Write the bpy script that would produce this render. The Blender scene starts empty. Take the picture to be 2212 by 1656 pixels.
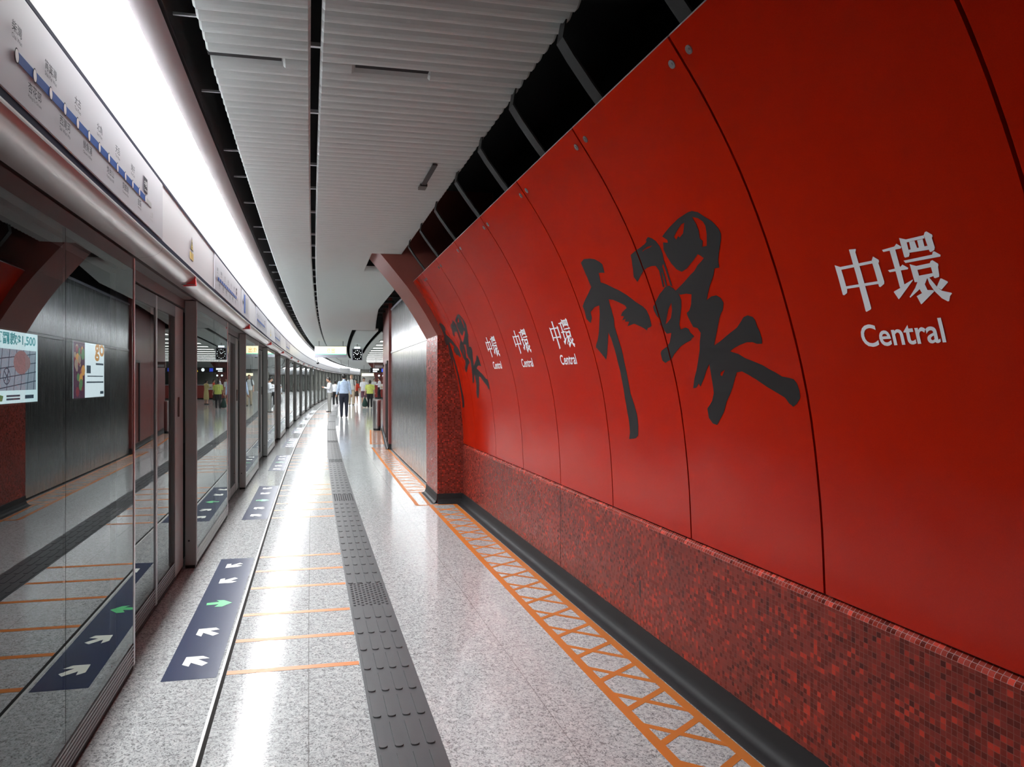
import bpy, bmesh, math, random
from mathutils import Vector, Matrix
random.seed(7)
C = bpy.context.scene.collection
PI = math.pi
# ------------------------------------------------------------------ camera, world, exposure
scene = bpy.context.scene
FPX, PX0, PY0, EYE = 1531.0, 981.0, 820.0, 1.6          # focal length and principal point for a 2212x1656 frame
cam_data = bpy.data.cameras.new('camera'); cam = bpy.data.objects.new('camera', cam_data); C.objects.link(cam)
cam.location = (0, 0, EYE); cam.rotation_euler = (PI/2, 0, 0)
cam_data.sensor_fit = 'HORIZONTAL'; cam_data.sensor_width = 36.0
cam_data.lens = FPX/2212*36.0
cam_data.shift_x = (1106-PX0)/2212; cam_data.shift_y = -(828-PY0)/2212
cam_data.clip_start = 0.05; cam_data.clip_end = 400
scene.camera = cam
world = bpy.data.worlds.new('world'); scene.world = world; world.use_nodes = True
world.node_tree.nodes['Background'].inputs['Color'].default_value = (0.6, 0.65, 0.7, 1)
world.node_tree.nodes['Background'].inputs['Strength'].default_value = 0.02
vs = scene.view_settings
vs.view_transform = 'Standard'; vs.look = 'None'; vs.gamma = 1.0; vs.use_curve_mapping = False
vs.exposure = 0.0
scene.cycles.use_denoising = True
scene.cycles.max_bounces = 8; scene.cycles.diffuse_bounces = 4; scene.cycles.glossy_bounces = 5
scene.cycles.transparent_max_bounces = 24
scene.cycles.sample_clamp_indirect = 20.0
TROUGH_LIGHT = 185.0        # the continuous light trough above the screen doors
HALL_LIGHT = 3.2          # light bars in the concourse ceiling

# ------------------------------------------------------------------ the curved platform: s along it, d to the right of the camera
TH0, CURV = -0.2075, 0.0015
RAD = 1.0/CURV
CX, CY = math.cos(TH0)*RAD, -math.sin(TH0)*RAD
def heading(s): return TH0 + s/RAD
def W(s, d, z=0.0):
    t = heading(s)
    return Vector((CX-(RAD-d)*math.cos(t), CY+(RAD-d)*math.sin(t), z))

# ------------------------------------------------------------------ mesh helpers
class MB:
    def __init__(self): self.v = []; self.f = []; self.uv = []; self.m = []
    def quad(self, pts, uvs=None, m=0):
        n = len(self.v); self.v += [tuple(p) for p in pts]
        self.f.append(tuple(range(n, n+len(pts)))); self.uv.append(uvs); self.m.append(m)
    def box(self, x0, x1, y0, y1, z0, z1, m=0):
        p = [(x0,y0,z0),(x1,y0,z0),(x1,y1,z0),(x0,y1,z0),(x0,y0,z1),(x1,y0,z1),(x1,y1,z1),(x0,y1,z1)]
        n = len(self.v); self.v += p
        for q in ((0,3,2,1),(4,5,6,7),(0,1,5,4),(1,2,6,5),(2,3,7,6),(3,0,4,7)):
            self.f.append(tuple(n+i for i in q)); self.uv.append(None); self.m.append(m)
    def sbox(self, s0, s1, d0, d1, z0, z1, m=0, step=1e9):
        k = max(1, int(math.ceil((s1-s0)/step)))
        for i in range(k):
            a, b = s0+(s1-s0)*i/k, s0+(s1-s0)*(i+1)/k
            P = [W(a,d0,z0),W(a,d1,z0),W(b,d1,z0),W(b,d0,z0),W(a,d0,z1),W(a,d1,z1),W(b,d1,z1),W(b,d0,z1)]
            n = len(self.v); self.v += [tuple(p) for p in P]
            qs = [(0,3,2,1),(4,5,6,7),(1,2,6,5),(3,0,4,7)]
            if i == 0: qs.append((0,1,5,4))
            if i == k-1: qs.append((2,3,7,6))
            for q in qs:
                self.f.append(tuple(n+j for j in q)); self.uv.append(None); self.m.append(m)
    def sweep(self, prof, s0, s1, step=1.0, m=0, closed=False, uvz=True):
        """profile [(d,z)] carried along the platform from s0 to s1"""
        k = max(1, int(math.ceil((s1-s0)/step))); L = [0.0]
        for a, b in zip(prof, prof[1:]): L.append(L[-1]+math.hypot(b[0]-a[0], b[1]-a[1]))
        n0 = len(self.v); n = len(prof)
        for i in range(k+1):
            s = s0+(s1-s0)*i/k
            self.v += [tuple(W(s, d, z)) for d, z in prof]
        for i in range(k):
            a, b = s0+(s1-s0)*i/k, s0+(s1-s0)*(i+1)/k
            for j in range(n if closed else n-1):
                j2 = (j+1) % n
                self.f.append((n0+i*n+j, n0+i*n+j2, n0+(i+1)*n+j2, n0+(i+1)*n+j))
                l1 = L[j2] if j2 else L[-1]+math.hypot(prof[0][0]-prof[-1][0], prof[0][1]-prof[-1][1])
                self.uv.append(((a, L[j]), (a, l1), (b, l1), (b, L[j]))); self.m.append(m)
    def tube(self, pts, rad, n=8, m=0):
        pts = [Vector(p) for p in pts]; rad = rad if isinstance(rad, (list, tuple)) else [rad]*len(pts)
        rings = []
        for i, p in enumerate(pts):
            t = (pts[min(i+1, len(pts)-1)]-pts[max(i-1, 0)]).normalized()
            a = t.orthogonal().normalized() if i == 0 else (ua - t*ua.dot(t)).normalized()
            ua = a; b = t.cross(a)
            rings.append([p+(a*math.cos(2*PI*k/n)+b*math.sin(2*PI*k/n))*rad[i] for k in range(n)])
        self.rings(rings, m)
    def rings(self, rings, m=0, cap=True):
        n0 = len(self.v); n = len(rings[0])
        for r in rings: self.v += [tuple(p) for p in r]
        for i in range(len(rings)-1):
            for k in range(n):
                k2 = (k+1) % n
                self.f.append((n0+i*n+k, n0+i*n+k2, n0+(i+1)*n+k2, n0+(i+1)*n+k)); self.uv.append(None); self.m.append(m)
        if cap:
            self.f.append(tuple(n0+k for k in reversed(range(n)))); self.uv.append(None); self.m.append(m)
            self.f.append(tuple(n0+(len(rings)-1)*n+k for k in range(n))); self.uv.append(None); self.m.append(m)
    def ball(self, c, r, nu=12, nv=8, m=0):
        rx, ry, rz = r if isinstance(r, (list, tuple)) else (r, r, r)
        rg = []
        for j in range(nv+1):
            a = -PI/2+PI*(0.02+0.96*j/nv)
            rg.append([Vector((c[0]+rx*math.cos(a)*math.cos(2*PI*i/nu), c[1]+ry*math.cos(a)*math.sin(2*PI*i/nu), c[2]+rz*math.sin(a))) for i in range(nu)])
        self.rings(rg, m)
    def prism(self, poly, y0, y1, m=0):
        """closed (x,z) outline extruded along y"""
        a = [Vector((x, y0, z)) for x, z in poly]; b = [Vector((x, y1, z)) for x, z in poly]
        self.rings([a, b], m)
    def build(self, name, mats, parent=None, smooth=False, bevel=0.0, origin=None):
        if origin is not None: self.v = [tuple(Vector(p)-origin) for p in self.v]
        me = bpy.data.meshes.new(name); me.from_pydata(self.v, [], self.f)
        mats = mats if isinstance(mats, (list, tuple)) else [mats]
        for q in mats: me.materials.append(q)
        if any(u is not None for u in self.uv):
            lay = me.uv_layers.new(name='UVMap'); k = 0
            for p, u in zip(me.polygons, self.uv):
                for i, li in enumerate(p.loop_indices):
                    if u is not None: lay.data[li].uv = u[i]
        for p, mi in zip(me.polygons, self.m):
            p.material_index = mi; p.use_smooth = smooth
        me.update()
        o = bpy.data.objects.new(name, me); C.objects.link(o)
        if parent is not None: o.parent = parent
        elif origin is not None: o.location = origin
        bm = bmesh.new(); bm.from_mesh(me); bmesh.ops.recalc_face_normals(bm, faces=bm.faces); bm.to_mesh(me); bm.free()
        if smooth: me.set_sharp_from_angle(angle=0.6)
        if bevel:
            b = o.modifiers.new('bevel', 'BEVEL'); b.width = bevel; b.segments = 2; b.limit_method = 'ANGLE'
        return o
def tag(o, label, cat, group=None):
    o['label'] = label; o['category'] = cat
    if group: o['group'] = group
    return o
def struct(o, label=None):
    o['kind'] = 'structure'
    if label: o['label'] = label
    return o
def place(o, s, d, z=0.0, yaw=0.0):
    o.location = W(s, d, z); o.rotation_euler = (0, 0, -heading(s)+yaw); return o
def thing(name, label, cat, s=0, d=0, z=0.0, yaw=0.0, group=None):
    o = bpy.data.objects.new(name, None); C.objects.link(o); o.empty_display_size = 0.1
    place(o, s, d, z, yaw); return tag(o, label, cat, group)
def kids(o): return [c for c in bpy.data.objects if c.parent == o]
def dup(root, label):
    ch = {}
    for c in bpy.data.objects:
        if c.parent is not None: ch.setdefault(c.parent.name, []).append(c)
    def cp(o, par):
        n = o.copy(); C.objects.link(n)
        if par is not None: n.parent = par
        for c in ch.get(o.name, []): cp(c, n)
        return n
    r = cp(root, None); r['label'] = label
    return r
ORD = ['nearest','second','third','fourth','fifth','sixth','seventh','eighth','ninth','tenth','eleventh','twelfth','thirteenth',
       'fourteenth','fifteenth','sixteenth','seventeenth','eighteenth','nineteenth','twentieth','twenty-first','twenty-second',
       'twenty-third','twenty-fourth','twenty-fifth','twenty-sixth','twenty-seventh','twenty-eighth']

# ------------------------------------------------------------------ materials
class NT:
    def __init__(self, name):
        self.mat = bpy.data.materials.new(name); self.mat.use_nodes = True
        self.t = self.mat.node_tree; self.b = self.t.nodes['Principled BSDF']
        self.out = self.t.nodes['Material Output']
    def n(self, kind, **kw):
        x = self.t.nodes.new(kind)
        for k, v in kw.items():
            if k in x.inputs:
                if isinstance(v, bpy.types.NodeSocket): self.t.links.new(v, x.inputs[k])
                else: x.inputs[k].default_value = v
            else: setattr(x, k, v)
        return x
    def put(self, sock, v):
        s = self.b.inputs[sock]
        if isinstance(v, bpy.types.NodeSocket): self.t.links.new(v, s)
        else: s.default_value = v
    def m(self, op, a, b=0.0, c=None):
        x = self.t.nodes.new('ShaderNodeMath'); x.operation = op
        for i, v in enumerate((a, b) if c is None else (a, b, c)):
            if isinstance(v, bpy.types.NodeSocket): self.t.links.new(v, x.inputs[i])
            else: x.inputs[i].default_value = v
        return x.outputs[0]
    def mix(self, f, a, b):
        x = self.t.nodes.new('ShaderNodeMix'); x.data_type = 'RGBA'
        for i, v in ((0, f), (6, a), (7, b)):
            if isinstance(v, bpy.types.NodeSocket): self.t.links.new(v, x.inputs[i])
            else: x.inputs[i].default_value = v
        return x.outputs[2]
    def ramp(self, f, stops):
        x = self.t.nodes.new('ShaderNodeValToRGB'); e = x.color_ramp.elements
        while len(e) < len(stops): e.new(0.5)
        for q, (p, c) in zip(e, stops): q.position = p; q.color = c if len(c) == 4 else (*c, 1)
        self.t.links.new(f, x.inputs[0]); return x.outputs[0]
    def bump(self, h, strength, dist=0.01):
        x = self.n('ShaderNodeBump', Strength=strength, Distance=dist, Height=h)
        self.t.links.new(x.outputs[0], self.b.inputs['Normal'])
def lin(r, g, b):
    f = lambda c: (c/255/12.92 if c/255 <= 0.04045 else ((c/255+0.055)/1.055)**2.4)
    return (f(r), f(g), f(b), 1.0)
def plain(name, col, rough=0.5, metal=0.0, coat=0.0, emit=None, es=1.0, spec=0.5):
    k = NT(name); k.put('Base Color', col); k.put('Roughness', rough); k.put('Metallic', metal); k.put('Coat Weight', coat)
    k.put('Coat Roughness', 0.08); k.put('Specular IOR Level', spec)
    if emit: k.put('Emission Color', emit); k.put('Emission Strength', es)
    return k.mat
def coord(k, which='Object'): return k.n('ShaderNodeTexCoord').outputs[which]

def terrazzo():
    k = NT('terrazzo'); co = coord(k)
    n1 = k.n('ShaderNodeTexNoise', Vector=co, Scale=42.0, Detail=3.0, Roughness=0.6, Distortion=1.2).outputs['Fac']
    n2 = k.n('ShaderNodeTexNoise', Vector=co, Scale=62.0, Detail=2.0, Roughness=0.55, Distortion=1.8).outputs['Fac']
    n3 = k.n('ShaderNodeTexNoise', Vector=co, Scale=0.9, Detail=2.0).outputs['Fac']
    base = k.ramp(n1, [(0.34, (0.27,0.28,0.28)), (0.44, (0.42,0.435,0.435)), (0.56, (0.49,0.51,0.51)), (0.68, (0.585,0.61,0.605))])
    chips = k.m('GREATER_THAN', n2, 0.575)
    col = k.mix(k.m('MULTIPLY', chips, 0.72), base, (0.10,0.098,0.098,1))
    col = k.mix(k.m('MULTIPLY', k.m('LESS_THAN', n2, 0.37), 0.5), col, (0.66,0.65,0.63,1))
    uv = k.n('ShaderNodeSeparateXYZ', Vector=coord(k, 'UV')); s, d = uv.outputs[0], uv.outputs[1]
    def near(x, c, w): return k.m('LESS_THAN', k.m('ABSOLUTE', k.m('SUBTRACT', x, c)), w/2)
    def every(x, p, off, w): return k.m('LESS_THAN', k.m('ABSOLUTE', k.m('SUBTRACT', k.m('FLOORED_MODULO', k.m('SUBTRACT', x, off-p/2), p), p/2)), w/2)
    def between(x, a, b): return k.m('MULTIPLY', k.m('GREATER_THAN', x, a), k.m('LESS_THAN', x, b))
    j = k.m('MAXIMUM', near(d, 0.008, 0.006), near(d, 1.145, 0.005))
    j = k.m('MAXIMUM', j, k.m('MULTIPLY', every(s, 0.583, 3.977, 0.005), between(d, -0.43, 0.008)))
    j = k.m('MAXIMUM', j, k.m('MULTIPLY', every(s, 1.90, 4.10, 0.005), between(d, 0.585, 30.0)))
    j = k.m('MAXIMUM', j, k.m('MULTIPLY', every(s, 2.21, 4.33, 0.005), k.m('LESS_THAN', d, -0.45)))
    j = k.m('MAXIMUM', j, k.m('MULTIPLY', every(d, 1.5, 2.645, 0.008), k.m('GREATER_THAN', d, 2.0)))
    col = k.mix(k.m('MULTIPLY', j, 0.6), col, (0.13,0.125,0.12,1))
    k.put('Base Color', col)
    k.put('Roughness', k.m('ADD', 0.085, k.m('MULTIPLY', n3, 0.05)))
    k.put('Specular IOR Level', 0.42)
    return k.mat
def mosaic(name, bright=1.0, rough=0.28, spec=0.22):
    k = NT(name); uv = k.n('ShaderNodeVectorMath', operation='SCALE', Scale=1/0.0197)
    k.t.links.new(coord(k, 'UV'), uv.inputs[0])
    cell = k.n('ShaderNodeVectorMath', operation='FLOOR'); k.t.links.new(uv.outputs[0], cell.inputs[0])
    fr = k.n('ShaderNodeVectorMath', operation='FRACTION'); k.t.links.new(uv.outputs[0], fr.inputs[0])
    wn = k.n('ShaderNodeTexWhiteNoise', noise_dimensions='2D', Vector=cell.outputs[0])
    big = k.n('ShaderNodeTexNoise', Vector=coord(k, 'UV'), Scale=2.2, Detail=3.0).outputs['Fac']
    v = k.m('ADD', wn.outputs['Value'], k.m('MULTIPLY', k.m('SUBTRACT', big, 0.5), 0.55))
    b = bright
    col = k.ramp(v, [(0.02, (0.075*b,0.010*b,0.007*b)), (0.12, (0.135*b,0.014*b,0.008*b)), (0.55, (0.175*b,0.016*b,0.008*b)),
                     (0.80, (0.20*b,0.020*b,0.012*b)), (0.90, (0.31*b,0.022*b,0.010*b)), (0.99, (0.46*b,0.030*b,0.012*b))])
    sp = k.n('ShaderNodeSeparateXYZ', Vector=fr.outputs[0])
    e = lambda x: k.m('GREATER_THAN', k.m('ABSOLUTE', k.m('SUBTRACT', x, 0.5)), 0.455)
    g = k.m('MAXIMUM', e(sp.outputs[0]), e(sp.outputs[1]))
    k.put('Base Color', k.mix(k.m('MULTIPLY', g, 0.8), col, (0.21*b,0.080*b,0.065*b,1)))
    k.put('Roughness', k.m('ADD', k.m('MULTIPLY', wn.outputs['Value'], 0.18), k.m('ADD', rough-0.08, k.m('MULTIPLY', g, 0.4))))
    h = k.m('ADD', k.m('MULTIPLY', g, -1.0), k.m('MULTIPLY', k.n('ShaderNodeTexNoise', Vector=coord(k, 'UV'), Scale=60.0).outputs['Fac'], 0.8))
    k.put('Specular IOR Level', spec)
    k.bump(h, 0.25, 0.002)
    return k.mat
def enamel():
    k = NT('red_enamel'); co = coord(k)
    n1 = k.n('ShaderNodeTexNoise', Vector=co, Scale=1.6, Detail=2.0).outputs['Fac']
    n2 = k.n('ShaderNodeTexNoise', Vector=co, Scale=300.0, Detail=2.0).outputs['Fac']
    k.put('Base Color', k.ramp(n2, [(0.3, (0.37,0.0090,0.0008)), (0.7, (0.42,0.011,0.001))]))
    k.put('Roughness', 0.16); k.put('Specular IOR Level', 0.24)
    k.bump(k.m('ADD', n1, k.m('MULTIPLY', n2, 0.01)), 0.12, 0.05)
    return k.mat
def steel(name, col=(0.56,0.58,0.58,1), rough=0.26, along=(1.0,1.0,0.02)):
    k = NT(name); mp = k.n('ShaderNodeMapping', Vector=coord(k), Scale=along)
    n1 = k.n('ShaderNodeTexNoise', Vector=mp.outputs[0], Scale=90.0, Detail=3.0).outputs['Fac']
    n2 = k.n('ShaderNodeTexNoise', Vector=coord(k), Scale=1.3, Detail=2.0).outputs['Fac']
    k.put('Base Color', col); k.put('Metallic', 1.0)
    k.put('Roughness', k.m('ADD', rough-0.06, k.m('MULTIPLY', n1, 0.12)))
    k.bump(k.m('ADD', k.m('MULTIPLY', n1, 0.006), n2), 0.10, 0.02)
    return k.mat
def screen_glass():
    k = NT('screen_glass'); t = k.t
    fr = k.n('ShaderNodeFresnel', IOR=1.68).outputs[0]
    gl = k.n('ShaderNodeBsdfGlossy', Color=(0.86,0.90,0.90,1), Roughness=0.0)
    tr = k.n('ShaderNodeBsdfTransparent', Color=(0.50,0.54,0.55,1))
    mx = k.n('ShaderNodeMixShader'); t.links.new(fr, mx.inputs[0]); t.links.new(tr.outputs[0], mx.inputs[1]); t.links.new(gl.outputs[0], mx.inputs[2])
    back = k.n('ShaderNodeNewGeometry').outputs['Backfacing']
    clear = k.n('ShaderNodeBsdfTransparent', Color=(1,1,1,1))
    m2 = k.n('ShaderNodeMixShader'); t.links.new(back, m2.inputs[0]); t.links.new(mx.outputs[0], m2.inputs[1]); t.links.new(clear.outputs[0], m2.inputs[2])
    t.links.new(m2.outputs[0], k.out.inputs['Surface'])
    return k.mat
def fascia():
    k = NT('fascia_enamel'); uv = k.n('ShaderNodeSeparateXYZ', Vector=coord(k, 'UV')); s = uv.outputs[0]
    seam = k.m('LESS_THAN', k.m('ABSOLUTE', k.m('SUBTRACT', k.m('FLOORED_MODULO', k.m('SUBTRACT', s, 4.22-2.21), 4.42), 2.21)), 0.004)
    k.put('Base Color', k.mix(k.m('MULTIPLY', seam, 0.75), (0.60,0.61,0.64,1), (0.12,0.12,0.13,1)))
    k.put('Roughness', 0.35)
    return k.mat
def fabric(name, col, rough=0.85):
    k = NT(name); co = coord(k)
    n = k.n('ShaderNodeTexNoise', Vector=co, Scale=14.0, Detail=3.0).outputs['Fac']
    a = tuple(c*0.88 for c in col[:3]); b = tuple(min(1, c*1.08) for c in col[:3])
    k.put('Base Color', k.ramp(n, [(0.3, a), (0.7, b)])); k.put('Roughness', rough); k.bump(n, 0.35, 0.02)
    return k.mat
M = dict(
 terrazzo=terrazzo(), mosaic=mosaic('red_mosaic'), enamel=enamel(), fascia=fascia(), glass=screen_glass(),
 steel=steel('brushed_steel'), bin_steel=steel('bin_steel', (0.62,0.63,0.63,1), 0.3),
 black_base=plain('black_rubber', (0.017,0.017,0.018,1), 0.6, spec=0.25), joint=plain('joint_dark', (0.020,0.018,0.017,1), 0.8, spec=0.1),
 joint_light=plain('joint_light', (0.50,0.50,0.48,1), 0.35), tactile=plain('tactile_grey', (0.058,0.060,0.063,1), 0.42),
 navy=plain('sticker_navy', (0.020,0.030,0.075,1), 0.25), arrow=plain('arrow_cream', (0.72,0.73,0.64,1), 0.4),
 green=plain('arrow_green', (0.055,0.50,0.15,1), 0.4), orange=plain('orange_paint', (0.55,0.165,0.022,1), 0.45),
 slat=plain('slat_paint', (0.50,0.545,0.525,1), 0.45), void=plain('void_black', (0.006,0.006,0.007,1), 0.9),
 bracket=plain('bracket_zinc', (0.45,0.47,0.48,1), 0.4, 0.6), rib=plain('rib_grey', (0.030,0.030,0.029,1), 0.7, spec=0.1),
 rim=plain('trough_rim', (0.36,0.34,0.34,1), 0.35), roll=plain('roll_metal', (0.42,0.38,0.37,1), 0.28, 0.55),
 soffit=plain('soffit_grey', (0.13,0.12,0.118,1), 0.5), post=plain('post_metal', (0.30,0.305,0.295,1), 0.45, 0.1),
 dark_metal=plain('dark_metal', (0.05,0.047,0.046,1), 0.4, 0.4), kick=plain('kick_metal', (0.20,0.19,0.185,1), 0.35, 0.5),
 edge_metal=plain('edge_metal', (0.62,0.62,0.62,1), 0.3, 0.8), gasket=plain('gasket', (0.012,0.012,0.012,1), 0.6),
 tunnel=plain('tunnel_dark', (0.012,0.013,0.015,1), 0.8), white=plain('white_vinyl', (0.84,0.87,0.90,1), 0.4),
 ink=plain('ink_black', (0.016,0.014,0.014,1), 0.45, spec=0.14), print_ink=plain('print_grey', (0.06,0.06,0.075,1), 0.8, spec=0.1),
 line_blue=plain('line_blue', (0.018,0.10,0.42,1), 0.7, spec=0.2), line_grey=plain('line_grey', (0.30,0.30,0.31,1), 0.4),
 map_panel=plain('map_film', (0.40,0.40,0.46,1), 0.35), dot_white=plain('dot_white', (0.75,0.75,0.77,1), 0.4),
 navy_line=plain('navy_line', (0.014,0.016,0.045,1), 0.8, spec=0.1), yellow=plain('warning_yellow', (0.72,0.52,0.05,1), 0.45),
 lamp_red=plain('lamp_red', (0.40,0.025,0.025,1), 0.3, emit=(0.6,0.03,0.03,1), es=0.12), rivet=plain('bolt_steel', (0.5,0.5,0.5,1), 0.3, 0.9),
 diffuser=plain('trough_diffuser', (0.8,0.8,0.8,1), 0.5, emit=(0.97,0.985,1.0,1), es=TROUGH_LIGHT),
 hall_lamp=plain('hall_lamp', (0.8,0.8,0.8,1), 0.5, emit=(1.0,0.99,0.95,1), es=HALL_LIGHT),
 arch=plain('arch_paint', (0.22,0.060,0.045,1), 0.33), cap_tile_lit=mosaic('cap_mosaic_lit', 1.6, 0.14, 0.9), counter=plain('counter_red', (0.22,0.022,0.016,1), 0.4), wall_plain=plain('hall_grey', (0.36,0.35,0.31,1), 0.6),  # plinth cap mosaic: brighter colour, with the trough's highlight painted in
 red_plain=plain('red_panel_plain', (0.17,0.030,0.024,1), 0.35), slab=plain('ceiling_slab', (0.50,0.53,0.51,1), 0.5),
 brown=plain('sign_brown', (0.10,0.055,0.045,1), 0.5), black_gloss=plain('black_gloss', (0.010,0.011,0.012,1), 0.15),
 sign_face=plain('sign_lit_yellow', (0.8,0.75,0.5,1), 0.5, emit=(1.0,0.88,0.55,1), es=1.8), sign_green=plain('sign_lit_green', (0.2,0.6,0.4,1), 0.5, emit=(0.25,0.85,0.55,1), es=1.0),
 sign_mark=plain('sign_mark', (0.6,0.3,0.03,1), 0.5, emit=(0.95,0.5,0.12,1), es=0.9), lit_white=plain('lit_white', (0.8,0.8,0.8,1), 0.5, emit=(0.85,0.97,1,1), es=2.0),
 lit_blue=plain('lit_blue', (0.03,0.06,0.5,1), 0.5, emit=(0.03,0.08,0.8,1), es=0.8), lit_yellow=plain('lit_yellow', (0.7,0.6,0.05,1), 0.5, emit=(1,0.85,0.1,1), es=1.0),
 sign_grey=plain('sign_grey', (0.33,0.34,0.34,1), 0.5),
)
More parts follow.
